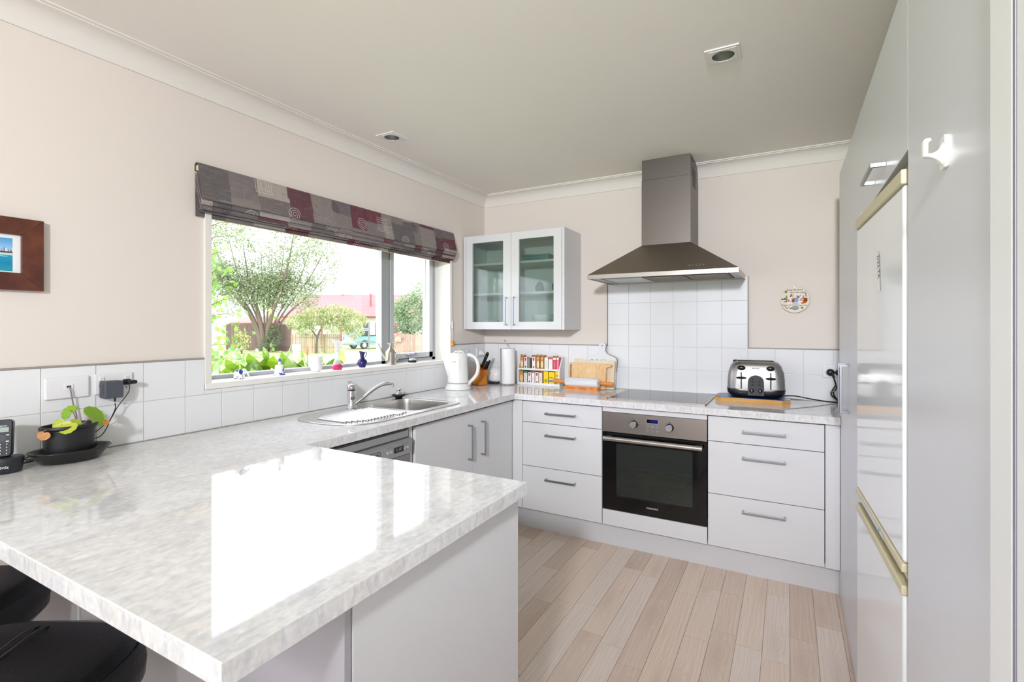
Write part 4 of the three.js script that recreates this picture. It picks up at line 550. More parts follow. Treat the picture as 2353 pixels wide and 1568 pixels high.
{ // boards leaning on the tiles
  const lean = (o, a) => { o.rotation.x = -a; };
  const p = thing('serving_board', 'white painted serving board with a handle, behind the two wooden chopping boards', 'board', [1.02, B, 0.052]); lean(p, 0.11);
  const s = new THREE.Shape(); s.moveTo(-0.1, 0); s.lineTo(0.1, 0); s.lineTo(0.105, 0.2); s.bezierCurveTo(0.105, 0.222, 0.09, 0.224, 0.06, 0.236); s.bezierCurveTo(0.022, 0.25, 0.018, 0.262, 0.02, 0.29); s.bezierCurveTo(0.034, 0.34, -0.036, 0.345, -0.03, 0.305); s.bezierCurveTo(-0.022, 0.265, -0.024, 0.255, -0.05, 0.242); s.bezierCurveTo(-0.09, 0.23, -0.105, 0.222, -0.105, 0.2); s.holes.push(new THREE.Path().absellipse(-0.004, 0.304, 0.0045, 0.0045, 0, 2 * PI));
  mesh('board', ext(s, 0.012, 0.0015, 2, 16), phy('#dfe3e4', 0.45), p);
  mesh('edge', tube([[0.101, 0.12, 0.006], [0.105, 0.2, 0.006], [0.097, 0.219, 0.006], [0.06, 0.235, 0.006], [0.03, 0.251, 0.006], [0.0195, 0.275, 0.006], [0.022, 0.3, 0.006], [0.014, 0.32, 0.006]], 0.0052, 40, 8).scale(1.004, 1, 1), std('#a58f86', 0.6), p);
  print('painted_decor', 0.19, 0.06, 512, 162, (x) => { x.strokeStyle = '#6f9a9c'; x.lineWidth = 12; x.beginPath(); x.arc(50, 90, 32, 0, 7); x.stroke(); x.fillStyle = '#6aa383'; x.fillRect(140, 45, 17, 110); x.strokeStyle = '#9fb9b4'; x.lineWidth = 5; x.beginPath(); x.ellipse(280, 100, 75, 50, 0, 0, 7); x.stroke(); x.fillStyle = '#d9a59a'; x.fillRect(240, 110, 40, 8); x.fillStyle = '#4f7fa8'; for (let i = 0; i < 6; i++) { x.beginPath(); x.arc(465 + 20 * Math.cos(i * 1.05), 105 + 20 * Math.sin(i * 1.05), 9, 0, 7); x.fill(); } }, p, [0, 0.196, 0.0126]);
  const b1 = thing('chopping_board', 'large pale wooden chopping board leaning in front of the white serving board', 'board', [0.973, B, 0.082]); lean(b1, 0.14);
  const s1 = new THREE.Shape(); s1.moveTo(-0.155, 0); s1.lineTo(0.148, 0); s1.lineTo(0.15, 0.19); s1.quadraticCurveTo(0.15, 0.202, 0.138, 0.202); s1.lineTo(-0.06, 0.2); s1.quadraticCurveTo(-0.09, 0.19, -0.108, 0.207); s1.quadraticCurveTo(-0.112, 0.21, -0.15, 0.208); s1.quadraticCurveTo(-0.157, 0.205, -0.155, 0.19);
  mesh('board', metres(ext(s1, 0.02, 0.003, 2), 4, 0, 0, true), M.boardpale, b1);
  const b2 = thing('chopping_board', 'stained wooden chopping board with a hand slot, frontmost of the leaning boards', 'board', [0.945, B, 0.112]); lean(b2, 0.13);
  const s2 = new THREE.Shape(); s2.moveTo(-0.155, 0); s2.lineTo(0.125, 0); s2.lineTo(0.128, 0.148); s2.quadraticCurveTo(0.132, 0.158, 0.15, 0.156); s2.quadraticCurveTo(0.165, 0.158, 0.164, 0.176); s2.lineTo(0.15, 0.18); s2.lineTo(-0.147, 0.182); s2.quadraticCurveTo(-0.157, 0.18, -0.155, 0.17); s2.holes.push(rrect(0.014, 0.115, 0.007, -0.136, 0.11, new THREE.Path()));
  mesh('board', metres(ext(s2, 0.02, 0.003, 2), 4, 0, 0, true), M.board, b2);
}
{ // marble rolling pin on its stand
  const L = 0.25, st = thing('rolling_pin_stand', 'orange wooden stand lettered for the rolling pin, in front of the chopping boards', 'stand', [0.922, B, 0.19], -0.0);
  mesh('cradle', ext([[-0.026, 0], [0.026, 0], [0.026, 0.028], [0.014, 0.026], [0, 0.019], [-0.014, 0.026], [-0.026, 0.024]], 0.244, 0.0015).rotateY(PI / 2).translate(-0.122, 0, 0), M.orangedeep, st);
  print('lettering', 0.22, 0.018, 640, 52, (x) => { x.fillStyle = '#3a2410'; x.font = '44px serif'; x.fillText('Gourmet', 10, 38, 190); x.fillText('Rolling', 290, 38, 150); x.fillText('Pin', 520, 38, 70); }, st, [0, 0.012, 0.0265]);
  const p = thing('rolling_pin', 'white marble rolling pin with orange wooden handles lying on its stand', 'rolling pin', [0.925, B + 0.052, 0.19]);
  const mar = (() => { const f = fbm(3, 5, 70), g = fbm(5, 4, 77); return tex(256, 256, (u, v) => mix([236, 237, 238], [96, 108, 124], sat(1 - Math.abs(f(u, v) - 0.5) * 26) * 0.55 * g(v, u) + 0.3 * sat((u - 0.75) * 2.5) * sat((g(u, v) - 0.45) * 5))); })();
  const ax = (g) => g.rotateZ(-PI / 2);
  mesh('roller', ax(lathe([[0, -L / 2], [0.026, -L / 2], [0.032, -L / 2 + 0.006], [0.033, -L / 2 + 0.012], [0.033, L / 2 - 0.012], [0.032, L / 2 - 0.006], [0.026, L / 2], [0, L / 2]], 36)), phy('#f0f0f0', 0.25, { map: mar }), p);
  for (const s of [-1, 1]) mesh('handle', ax(lathe([[0, 0], [0.009, 0], [0.0105, 0.02], [0.0135, 0.05], [0.0135, 0.075], [0.011, 0.094], [0.006, 0.1], [0, 0.101]], 22).rotateZ(s < 0 ? PI : 0).translate(0, s * (L / 2 + 0.001), 0)), M.orangedeep, p);
}
{ // board and toaster
  const s = shape([[-0.2, -0.07], [-0.165, -0.108], [0.155, -0.108], [0.197, -0.07], [0.197, 0.07], [0.16, 0.1], [-0.165, 0.1], [-0.2, 0.07]]);
  const b = thing('toaster_board', 'blue-topped wooden board with cut corners under the toaster', 'board', [2.0, B, 0.18]);
  mesh('core', flat(ext(s, 0.024, 0.001)), M.board.clone(), b); b.children[0].material.color.set('#d9ae66');
  const s2 = shape([[-0.199, -0.07], [-0.165, -0.107], [0.155, -0.107], [0.196, -0.07], [0.196, 0.07], [0.16, 0.099], [-0.165, 0.099], [-0.199, 0.07]]); mesh('laminate', mv(flat(ext(s2, 0.002)), 0, 0.0242, 0), phy('#33578f', 0.25), b);
  const t = thing('toaster', 'brushed steel four-slice toaster with a black base on the blue board', 'toaster', [2.015, B + 0.0263, 0.178], 0.07);
  const W = 0.3, D = 0.19, Hh = 0.213, st = phy('#a3a29f', 0.4, { metalness: 1 });
  // lofted body: rounded rectangles that narrow towards the top
  const loft = (levels) => { const n = 48, pos = [], idx = []; for (const [y, w, d, r] of levels) { const pts = rrect(w, d, r, 0, 0).getSpacedPoints(n); for (let i = 0; i <= n; i++) pos.push(pts[i].x, y, -pts[i].y); } const k = n + 1; for (let l = 0; l + 1 < levels.length; l++) for (let i = 0; i < n; i++) { const a = l * k + i; idx.push(a, a + 1, a + k, a + 1, a + k + 1, a + k); } const g = new THREE.BufferGeometry(); g.setAttribute('position', new THREE.Float32BufferAttribute(pos, 3)); g.setIndex(idx); g.computeVertexNormals(); return g; };
  mesh('body', loft([[0.045, 0.306, D - 0.004, 0.045], [0.1, 0.304, D - 0.006, 0.048], [0.15, 0.294, D - 0.014, 0.05], [0.185, 0.27, D - 0.03, 0.05], [0.203, 0.24, D - 0.05, 0.045], [0.212, 0.2, D - 0.08, 0.035], [0.2125, 0.001, 0.001, 0.0004]]), st, t);
  mesh('base', [loft([[0.0, 0.001, 0.001, 0.0004], [0.0, 0.24, D - 0.03, 0.05], [0.012, 0.28, D, 0.052], [0.03, 0.304, D + 0.006, 0.052], [0.052, 0.312, D + 0.008, 0.05], [0.052, 0.3, D - 0.004, 0.045]])], M.black, t);
  const F = D / 2 - 0.0005, arch = new THREE.Shape(); arch.moveTo(-0.044, 0.015); arch.lineTo(0.044, 0.015); arch.lineTo(0.041, 0.1); arch.bezierCurveTo(0.036, 0.145, -0.036, 0.145, -0.041, 0.1); arch.lineTo(-0.044, 0.015);
  const pn = mesh('control_panel', ext(arch, 0.008, 0.002, 2, 20).translate(0, 0, F - 0.003), phy('#2a2b2f', 0.35), t);
  for (const [x, y, r] of [[-0.017, 0.113, 0.006], [-0.017, 0.097, 0.006], [0.018, 0.097, 0.006], [-0.017, 0.079, 0.007], [0.019, 0.079, 0.007]]) mesh('button', rot(cyl(r, r, 0.005, 0, 0, 0, 16), PI / 2).translate(x, y, F + 0.006), M.black, pn);
  for (const x of [-0.0215, 0.0215]) { const k = mesh('knob', rot(lathe([[0, 0.014], [0.011, 0.013], [0.0135, 0.008], [0.0135, 0]], 24), PI / 2).translate(x, 0.046, F + 0.004), M.black, pn); mesh('pointer', bx(0.002, 0.016, 0.002, x, 0.046, F + 0.0185), M.satin, k); }
  print('dots', 0.084, 0.036, 256, 110, (x) => { x.fillStyle = '#d8cdb8'; for (const c of [62, 194]) for (let i = 0; i < 8; i++) { const a = PI * (0.75 + i * 0.214); x.beginPath(); x.arc(c + 50 * Math.cos(a), 56 + 50 * Math.sin(a), 4, 0, 7); x.fill(); } }, pn, [0, 0.046, F + 0.0055]);
  for (const x of [-0.077, 0.077]) {
    mesh('slot_track', bx(0.006, 0.098, 0.006, x, 0.102, F - 0.001, 0.002), M.dark, t);
    const lv = mesh('lever', mv(ball(1, 0, 0, 0, 18).scale(0.0275, 0.0065, 0.013), x, 0.118, F + 0.01), M.black, t);
    mesh('bun_dial', mv(ball(1, 0, 0, 0, 20).scale(0.022, 0.0145, 0.01), x * 0.985, 0.174, F - 0.009), M.black, t);
  }
  print('logo', 0.045, 0.011, 200, 50, words('Breville', 'bold 42px serif', '#22201e'), t, [0, 0.1735, F - 0.005], [-0.2, 0, 0]);
  mesh('bread_slot', [bx(0.19, 0.003, 0.022, 0, 0.2115, 0.035), bx(0.19, 0.003, 0.022, 0, 0.2115, -0.035), bx(0.19, 0.003, 0.006, 0, 0.212, 0)], M.dark, t);
  mesh('end_cap', [bx(0.03, 0.02, 0.06, -0.108, 0.206, -0.02, 0.009, 3)], M.black, t);
}
{ // plate on the wall
  const t = thing('wall_plate', 'small round decorated plate hanging on the wall right of the cooker hood', 'plate', [2.22, 1.504, 0.001]);
  mesh('plate', rot(lathe([[0, 0.004], [0.045, 0.004], [0.05, 0.006], [0.076, 0.016], [0.078, 0.0175], [0.076, 0.019], [0.05, 0.009], [0.045, 0.0075], [0, 0.007]], 48), PI / 2), phy('#ece4d4', 0.18), t);
  const art = canvasTex(512, 512, (x, w) => { x.fillStyle = '#ece4d6'; x.beginPath(); x.arc(256, 256, 256, 0, 7); x.fill(); const e = (c, a, b, p, q, r = 0) => { x.fillStyle = c; x.beginPath(); x.ellipse(a, b, p, q, r, 0, 7); x.fill(); };
    x.fillStyle = '#5a3a34'; x.font = 'italic bold 40px serif'; x.textAlign = 'center'; x.fillText('Bring the bowl', 250, 66); x.fillText('than the roast', 310, 118); x.font = 'italic bold 38px serif'; x.fillText('Happy hostess', 150, 372); x.fillText('happy host', 400, 380);
    e('#7a4a52', 235, 260, 34, 56); e('#6b2a2c', 190, 165, 15, 34, 0.5); e('#e2a9a0', 222, 168, 26, 22); e('#e9c060', 222, 215, 24, 20); e('#7c9fd0', 285, 260, 36, 52); e('#7c9fd0', 340, 190, 12, 46, 0.5); e('#8a4a28', 300, 195, 26, 30); e('#e6c3b4', 285, 198, 16, 22); e('#c9c6c4', 270, 345, 60, 50); e('#9aa090', 262, 420, 68, 44); e('#7c9a2c', 110, 225, 18, 66); e('#c03440', 78, 240, 20, 16); e('#5a82c0', 82, 220, 24, 12); e('#cf5a7a', 148, 262, 18, 16); e('#d06f88', 176, 288, 20, 10); e('#b06a30', 100, 290, 46, 12); e('#8a3c14', 440, 260, 44, 44); e('#b46a20', 420, 310, 58, 20, -0.3); e('#d8a0a0', 380, 250, 40, 30); e('#d8ac28', 482, 250, 16, 22); e('#a8681c', 98, 90, 24, 22); e('#8a5a20', 36, 240, 22, 18); e('#c02c48', 455, 180, 14, 13); e('#5a7a2c', 448, 140, 14, 16); e('#6b8a2a', 90, 395, 20, 9); e('#6b8a2a', 150, 400, 18, 9); e('#9c1c28', 118, 424, 12, 10); e('#7d8a1c', 385, 420, 26, 17); e('#5a3420', 185, 425, 20, 9, -0.4); e('#7a8a2c', 395, 105, 20, 7, 0.5); e('#a04828', 404, 205, 9, 40); });
  const face = clean(rot(lathe([[0.0005, 0.0085], [0.045, 0.0085], [0.05, 0.0102], [0.075, 0.0196]], 48), PI / 2)), p = face.attributes.position, uv = face.attributes.uv; for (let i = 0; i < p.count; i++) uv.setXY(i, 0.5 + p.getX(i) / 0.152, 0.5 + p.getY(i) / 0.152); mesh('painted_scene', face, phy('#ffffff', 0.45, { map: art, side: THREE.DoubleSide, specularIntensity: 0.4 }), t);
  mesh('hanger', bx(0.006, 0.006, 0.004, -0.003, 0.081, 0.004, 0.001), M.satin, t);
}
{ // framed picture at the left
  const t = thing('framed_picture', 'brown wooden picture frame with a beach photograph on the window wall', 'picture', [0.002, 1.577, 2.955], PI / 2), W = 0.338, Hh = 0.232, b = 0.055;
  const wood = (() => { const f = fbm(3, 5, 33), g = noise2(0, 60, 3); return tex(256, 256, (u, v) => mix([118, 64, 42], [66, 32, 28], sat(f(u, v) * 1.3 - 0.2 + (g(u, v) - 0.5) * 0.2))); })(), wm = phy('#ffffff', 0.4, { map: wood });
  for (const [w, h, x, y, hz] of [[W, b, 0, Hh / 2 - b / 2, 1], [W, b, 0, -Hh / 2 + b / 2, 1], [b, Hh, W / 2 - b / 2, 0, 0], [b, Hh, -W / 2 + b / 2, 0, 0]]) { const sx = Math.sign(x) || 1, sy = Math.sign(y) || 1; const s = hz ? [[-W / 2, sy * Hh / 2], [W / 2, sy * Hh / 2], [W / 2 - b, sy * (Hh / 2 - b)], [-W / 2 + b, sy * (Hh / 2 - b)]] : [[sx * W / 2, -Hh / 2], [sx * W / 2, Hh / 2], [sx * (W / 2 - b), Hh / 2 - b], [sx * (W / 2 - b), -Hh / 2 + b]]; mesh('frame_rail', metres(ext(s, 0.02, 0.0015), 5, rnd(), rnd()), wm, t); }
  mesh('mat_board', bx(W - 2 * b + 0.01, Hh - 2 * b + 0.01, 0.003, 0, 0, 0.008), std('#eef1f1', 0.6), t);
  print('photograph', 0.19, 0.105, 512, 283, (x, w, h) => { const g = x.createLinearGradient(0, 0, 0, 110); g.addColorStop(0, '#4fa0dc'); g.addColorStop(1, '#a9cdea'); x.fillStyle = g; x.fillRect(0, 0, w, 115); seed(4); x.fillStyle = 'rgba(235,240,245,.8)'; for (let i = 0; i < 16; i++) { x.beginPath(); x.ellipse(rnd() * w, 30 + rnd() * 50, 18 + rnd() * 26, 5 + rnd() * 5, 0, 0, 7); x.fill(); } for (let i = 0; i < 60; i++) { const bh = 8 + rnd() * 28; x.fillStyle = ['#dfe3ea', '#7f93b8', '#b9c4d6', '#5a72a4', '#eef0f2'][i % 5]; x.fillRect(i * 8.6, 116 - bh, 7.5, bh); } x.fillStyle = '#4e4a3c'; x.fillRect(0, 114, w, 14); x.fillStyle = '#e2d2bc'; x.fillRect(0, 127, w, 10); x.fillStyle = '#bfe0e6'; x.fillRect(0, 136, w, 10); const q = x.createLinearGradient(0, 146, 0, h); q.addColorStop(0, '#1aa0b8'); q.addColorStop(0.5, '#0f86b0'); q.addColorStop(1, '#1fa2b4'); x.fillStyle = q; x.fillRect(0, 146, w, h - 146); x.fillStyle = '#e8f4f5'; x.fillRect(390, 155, 90, 3); }, t, [0.0, -0.004, 0.0098], [0, 0, 0], { opaque: true });
}
{ // cordless phone in its cradle, at the left edge
  const t = thing('phone_cradle', 'black charging cradle of a cordless phone at the left end of the worktop', 'phone cradle', [0.1, B, 2.91], 1.05);
  mesh('cradle', (() => { const s = new THREE.Shape(); s.absellipse(0, 0, 0.052, 0.04, 0, 2 * PI); const g = flat(ext(s, 0.048, 0.006, 3, 30)), p = g.attributes.position; for (let i = 0; i < p.count; i++) { const k = 1 + (p.getY(i) / 0.048 - 1) * 0.12; p.setX(i, p.getX(i) * k); p.setZ(i, p.getZ(i) * k); } return toCreasedNormals(clean(g), 0.7); })(), phy('#23262b', 0.4), t);
  print('logo', 0.06, 0.014, 256, 60, words('Panasonic', 'bold 46px sans-serif', '#d9dadc'), t, [0, 0.022, 0.0388], [-0.1, 0, 0]);
  const h = thing('cordless_phone', 'black cordless phone handset standing in its cradle at the left edge', 'phone', [0.1, B + 0.0482, 2.91], 1.05);
  const body = ext(rrect(0.05, 0.112, 0.012, 0, 0.056), 0.026, 0.005, 3).translate(0, 0, -0.013).rotateX(-0.12); mesh('handset', body, phy('#17181b', 0.3), h);
  print('keypad', 0.046, 0.108, 256, 600, (x, w) => { x.fillStyle = '#1d1f23'; x.beginPath(); x.roundRect(2, 2, 252, 596, 50); x.fill(); x.fillStyle = '#e0e0e0'; x.font = 'bold 30px sans-serif'; x.textAlign = 'center'; x.fillText('Panasonic', 128, 105); x.fillStyle = '#9aa89c'; x.fillRect(34, 118, 188, 80); x.fillStyle = '#35383e'; x.beginPath(); x.arc(128, 300, 58, 0, 7); x.fill(); x.fillStyle = '#c9ccd0'; for (const [a, b] of [[40, 240], [190, 240], [40, 345], [190, 345]]) x.fillRect(a, b, 40, 18); x.font = 'bold 30px sans-serif'; '123456789*0#'.split('').forEach((k, i) => { const a = 52 + (i % 3) * 76, b = 400 + Math.floor(i / 3) * 52; x.fillStyle = '#08090b'; x.beginPath(); x.roundRect(a - 32, b - 18, 64, 38, 16); x.fill(); x.fillStyle = '#e6e7ea'; x.fillText(k, a, b + 12); }); x.fillStyle = '#0a0a0c'; x.fillRect(80, 36, 96, 20); }, h, [0, 0.0572, 0.00665], [-0.12, 0, 0]);
}
{ // potted plant on its saucer
  const s = thing('plant_saucer', 'oval glossy black saucer under the potted plant', 'saucer', [0.108, B, 2.746], PI / 2 - 0.1);
  const oval = (r, y, k = 0.62) => [r, y]; const ov = (g, k = 0.62) => g.scale(1, 1, k);
  mesh('dish', ov(lathe([[0, 0.001], [0.07, 0.001], [0.078, 0.004], [0.09, 0.02], [0.102, 0.034], [0.108, 0.038], [0.108, 0.042], [0.1, 0.042], [0.094, 0.036], [0.08, 0.016], [0.07, 0.009], [0, 0.008]], 60), 0.72), M.saucer, s);
  print('lettering', 0.05, 0.02, 160, 64, words('ROACH', 'bold 40px serif', '#c9ccc4'), s, [0.096, 0.0305, -0.01], [-PI / 2, -0.6, 0]);
  const t = thing('potted_plant', 'small potted plant with round green leaves in an oval black plastic pot', 'plant', [0.108, B + 0.0092, 2.749], PI / 2 - 0.1);
  mesh('pot', ov(lathe([[0, 0], [0.06, 0], [0.062, 0.003], [0.068, 0.09], [0.069, 0.1], [0.075, 0.1], [0.077, 0.103], [0.077, 0.11], [0.073, 0.112], [0.069, 0.108], [0.063, 0.06], [0, 0.06]], 56), 0.74), M.pot, t);
  mesh('soil', ov(cyl(0.0655, 0.065, 0.01, 0, 0.083, 0, 40), 0.74), M.soil, t);
  const leafGeo = (R, curl) => { const sh = new THREE.Shape(); sh.moveTo(0, 0); sh.bezierCurveTo(-0.25 * R, -0.45 * R, -1.15 * R, -0.2 * R, -0.95 * R, 0.6 * R); sh.bezierCurveTo(-0.75 * R, 1.25 * R, -0.2 * R, 1.35 * R, 0, 1.4 * R); sh.bezierCurveTo(0.2 * R, 1.35 * R, 0.75 * R, 1.25 * R, 0.95 * R, 0.6 * R); sh.bezierCurveTo(1.15 * R, -0.2 * R, 0.25 * R, -0.45 * R, 0, 0); const g = ext(sh, 0.0012, 0, 1, 14), p = g.attributes.position; for (let i = 0; i < p.count; i++) { const x = p.getX(i) / R, y = p.getY(i) / R - 0.5; p.setZ(i, p.getZ(i) + R * curl * (x * x * 0.5 + y * y * 0.3) + 0.06 * R * Math.sin(Math.atan2(y, x) * 9) * (x * x + y * y)); } g.computeVertexNormals(); return clean(g); };
  const lm = phy('#86b428', 0.35, { transmission: 0.1 }), ly = phy('#b3bf3e', 0.4), ld = phy('#c9925f', 0.7);
  const leaf = (R, curl, m, pos, r, name = 'leaf') => { const l = mesh(name, leafGeo(R, curl), m, t); l.position.set(...pos); l.rotation.set(...r); return l; };
  // local x runs along the wall away from the window wall's near end, z away from the wall
  leaf(0.04, -0.25, lm, [0.05, 0.128, 0.026], [-0.62, 0.5, -1.0]); leaf(0.027, -0.2, ly, [-0.02, 0.126, 0.034], [-0.55, -0.4, 2.5]); leaf(0.025, -0.15, ly, [-0.014, 0.116, 0.045], [-0.9, -0.5, 2.9]); leaf(0.026, -0.3, lm, [0.0, 0.15, 0.014], [-0.95, -0.8, 0.4]); leaf(0.017, -0.15, ly, [0.004, 0.112, 0.034], [-0.6, 0.2, -0.6]);
  leaf(0.017, 0.6, ld, [-0.07, 0.1, 0.04], [0.1, -0.4, 2.9], 'dry_leaf'); leaf(0.012, 0.5, phy('#c98f3c', 0.6), [0.092, 0.112, 0.022], [0.2, 0.3, 2.7], 'dry_leaf');
  for (const pts of [[[0.012, 0.086, 0.01], [0.014, 0.12, 0.012], [0.006, 0.15, 0.014], [-0.004, 0.16, 0.015]], [[0.02, 0.086, 0.006], [0.04, 0.118, 0.016], [0.062, 0.13, 0.024]], [[0, 0.086, 0.01], [-0.016, 0.11, 0.022], [-0.028, 0.12, 0.034]], [[-0.01, 0.086, 0.012], [-0.05, 0.108, 0.026], [-0.082, 0.1, 0.036]]]) mesh('stem', tube(pts, 0.0016, 14, 6), M.stem, t);
}
// ---------------------------------------------------------------- things on the window sill
const SILL = 1.0996;
{
  const delft = (draw, w = 256, h = 128) => canvasTex(w, h, (x, W, Hh) => { x.fillStyle = '#f3f3f2'; x.fillRect(0, 0, W, Hh); draw(x, W, Hh); }), blue = '#2b49a8', deep = '#1e2f86';
  { // elephant
    const t = thing('elephant_figurine', 'small blue and white china elephant on the window sill', 'figurine', [-0.045, SILL, 2.066], 0.4);
    const wm = phy('#f2f2f1', 0.15), bm = phy(deep, 0.2);
    mesh('body', [mv(ball(1, 0, 0, 0, 22).scale(0.022, 0.0165, 0.0165), -0.004, 0.028, 0), mv(ball(1, 0, 0, 0, 18).scale(0.0135, 0.0135, 0.0125), 0.02, 0.035, 0), ...[[-0.016, 0.009], [-0.016, -0.009], [0.011, 0.009], [0.011, -0.009]].map(([a, b]) => cyl(0.0062, 0.0075, 0.018, a, 0.0095, b, 14)), taper([[0.031, 0.034, 0], [0.04, 0.028, 0], [0.042, 0.018, 0], [0.048, 0.015, 0]], 0.0055, 0.003, 14, 8), tube([[-0.024, 0.034, 0], [-0.03, 0.026, 0.001], [-0.029, 0.02, 0.002]], 0.0014, 8, 6)], wm, t);
    for (const s of [1, -1]) mesh('ear', mv(ball(1, 0, 0, 0, 16).scale(0.0095, 0.012, 0.0035), 0.015, 0.035, s * 0.0145), bm, t, 'blue painted ear');
    mesh('painted_blanket', new THREE.SphereGeometry(1, 20, 8, 0, 2 * PI, 0, 1.15).scale(0.0175, 0.0172, 0.0172).translate(-0.006, 0.0283, 0), bm, t, 'blue painted blanket'); mesh('toe', [[-0.016, 0.009], [0.011, 0.009]].map(([a, b]) => mv(ball(0.0045, 0, 0, 0, 10).scale(1, 0.6, 0.7), a + 0.002, 0.0028, b + 0.005)), bm, t, 'blue painted toes'); mesh('eye', [mv(ball(0.0018, 0, 0, 0, 8), 0.0275, 0.039, 0.009)], M.black, t);
  }
  { // bell
    const t = thing('china_bell', 'blue and white china hand bell on the window sill, right of the elephant', 'bell', [-0.05, SILL, 1.855], 0.5);
    const mp = delft((x) => { x.fillStyle = blue; x.strokeStyle = deep; for (const a of [64, 192]) { x.beginPath(); x.moveTo(a - 12, 80); x.lineTo(a - 7, 45); x.lineTo(a + 7, 45); x.lineTo(a + 12, 80); x.fill(); x.lineWidth = 5; x.beginPath(); x.moveTo(a - 22, 25); x.lineTo(a + 22, 65); x.moveTo(a + 22, 25); x.lineTo(a - 22, 65); x.stroke(); x.beginPath(); x.ellipse(a, 92, 46, 8, 0.1, 0, 7); x.fill(); x.fillRect(a + 16, 96, 40, 9); x.fillRect(a - 52, 75, 26, 8); } x.fillRect(0, 4, 256, 4); });
    mesh('bell', lathe([[0.0, 0.001], [0.0275, 0], [0.0285, 0.003], [0.024, 0.013], [0.0215, 0.03], [0.0205, 0.046], [0.018, 0.05], [0.006, 0.053]], 36), phy('#ffffff', 0.15, { map: mp }), t);
    mesh('handle', [lathe([[0.0062, 0.052], [0.0055, 0.066], [0.006, 0.068]], 18)], phy('#f2f2f1', 0.15), t); mesh('knob', lathe([[0.006, 0.067], [0.0075, 0.072], [0.0068, 0.08], [0, 0.085]], 18), phy('#4a6fc0', 0.15), t, 'blue knob');
  }
  const vz = thing('milk_glass_vase', 'white milk glass vase with a ruffled rim on the window sill', 'vase', [-0.05, SILL, 1.632], -1.065);
  { const g = lathe([[0, 0.001], [0.022, 0], [0.0235, 0.003], [0.03, 0.018], [0.0345, 0.032], [0.032, 0.046], [0.0255, 0.058], [0.026, 0.068], [0.0345, 0.084], [0.033, 0.084], [0.0245, 0.068], [0.024, 0.058], [0.03, 0.045], [0.032, 0.032], [0.02, 0.006], [0, 0.005]], 64), p = g.attributes.position; for (let i = 0; i < p.count; i++) { const y = p.getY(i), a = Math.atan2(p.getZ(i), p.getX(i)), k = sat((y - 0.07) / 0.014); p.setY(i, y + k * 0.003 * Math.sin(a * 14)); const f = 1 + k * 0.04 * Math.sin(a * 14); p.setX(i, p.getX(i) * f); p.setZ(i, p.getZ(i) * f); } g.computeVertexNormals(); mesh('vase', g, phy('#fafafa', 0.2, { transmission: 0.25, thickness: 0 }), vz); mesh('handle', tube([[-0.03, 0.03, 0], [-0.042, 0.042, 0], [-0.04, 0.056, 0], [-0.028, 0.06, 0]].map(([a, b, c]) => [c, b, -a]), 0.002, 20, 8), M.plaster, vz); }
  { // clear bud vase with a pink base
    const t = thing('glass_bud_vase', 'tall clear glass vase with a pink base and a slanted rim on the window sill', 'vase', [-0.045, SILL, 1.492], -1.065), gl = phy('#f2f4f6', 0.2, { transmission: 0.7, ior: 1.5, side: THREE.DoubleSide });
    const g = lathe([[0.0305, 0.018], [0.022, 0.034], [0.0145, 0.06], [0.012, 0.09], [0.0125, 0.12], [0.017, 0.142], [0.028, 0.158]], 48), p = g.attributes.position; for (let i = 0; i < p.count; i++) { const y = p.getY(i), k = sat((y - 0.13) / 0.03); p.setY(i, y + k * (p.getZ(i) * 0.42 - p.getX(i) * 0.1)); p.setZ(i, p.getZ(i) * (1 + 0.1 * k)); } g.computeVertexNormals(); mesh('neck', g, gl, t);
    { const c = curve([[0.028, 0.156, 0], [0, 0.158 + 0.012, 0.031], [-0.028, 0.161, 0], [0, 0.147, -0.031]], true); mesh('rim', new THREE.TubeGeometry(c, 48, 0.0018, 8, true), phy('#f4f6f6', 0.05, { transmission: 0.6, thickness: 0 }), t); }
    mesh('base', lathe([[0, 0.001], [0.023, 0], [0.026, 0.003], [0.0325, 0.015], [0.029, 0.021], [0.022, 0.034], [0, 0.0335]], 40), phy('#e8508c', 0.08, { transmission: 0.55, thickness: 0, ior: 1.4 }), t, 'pink glass base');
  }
  { // cobalt jug
    const t = thing('cobalt_jug', 'small cobalt blue china jug with gilt flowers on the window sill', 'jug', [-0.048, SILL, 1.301], -1.065), bm = phy('#16184e', 0.06);
    const mp = canvasTex(512, 256, (x, W, Hh) => { x.fillStyle = '#191b58'; x.fillRect(0, 0, W, Hh); for (const a of [40, 300, 420]) for (let i = 0; i < 7; i++) { x.fillStyle = ['#e8e2dc', '#d79a5c', '#c9702e', '#f0ece6'][i % 4]; x.beginPath(); x.arc(a + 26 * Math.cos(i * 1.3), 190 + 16 * Math.sin(i * 2.1), 9, 0, 7); x.fill(); } });
    mesh('body', lathe([[0, 0.001], [0.017, 0], [0.02, 0.003], [0.0285, 0.017], [0.0305, 0.028], [0.026, 0.042], [0.014, 0.052], [0.0105, 0.06]], 40), phy('#ffffff', 0.06, { map: mp }), t);
    const nk = lathe([[0.0105, 0.058], [0.0125, 0.075], [0.0155, 0.092], [0.0145, 0.092], [0.0115, 0.075], [0.0095, 0.06]], 36), p = nk.attributes.position; for (let i = 0; i < p.count; i++) { const k = sat((p.getY(i) - 0.075) / 0.017), z = p.getZ(i); p.setY(i, p.getY(i) + k * z * 0.28); p.setZ(i, z * (1 + k * 0.2)); } nk.computeVertexNormals(); mesh('neck', nk, bm, t);
    mesh('handle', tube([[0, 0.088, -0.014], [0, 0.091, -0.023], [0, 0.08, -0.0265], [0, 0.066, -0.021], [0, 0.055, -0.013]], 0.0025, 24, 8), bm, t);
  }
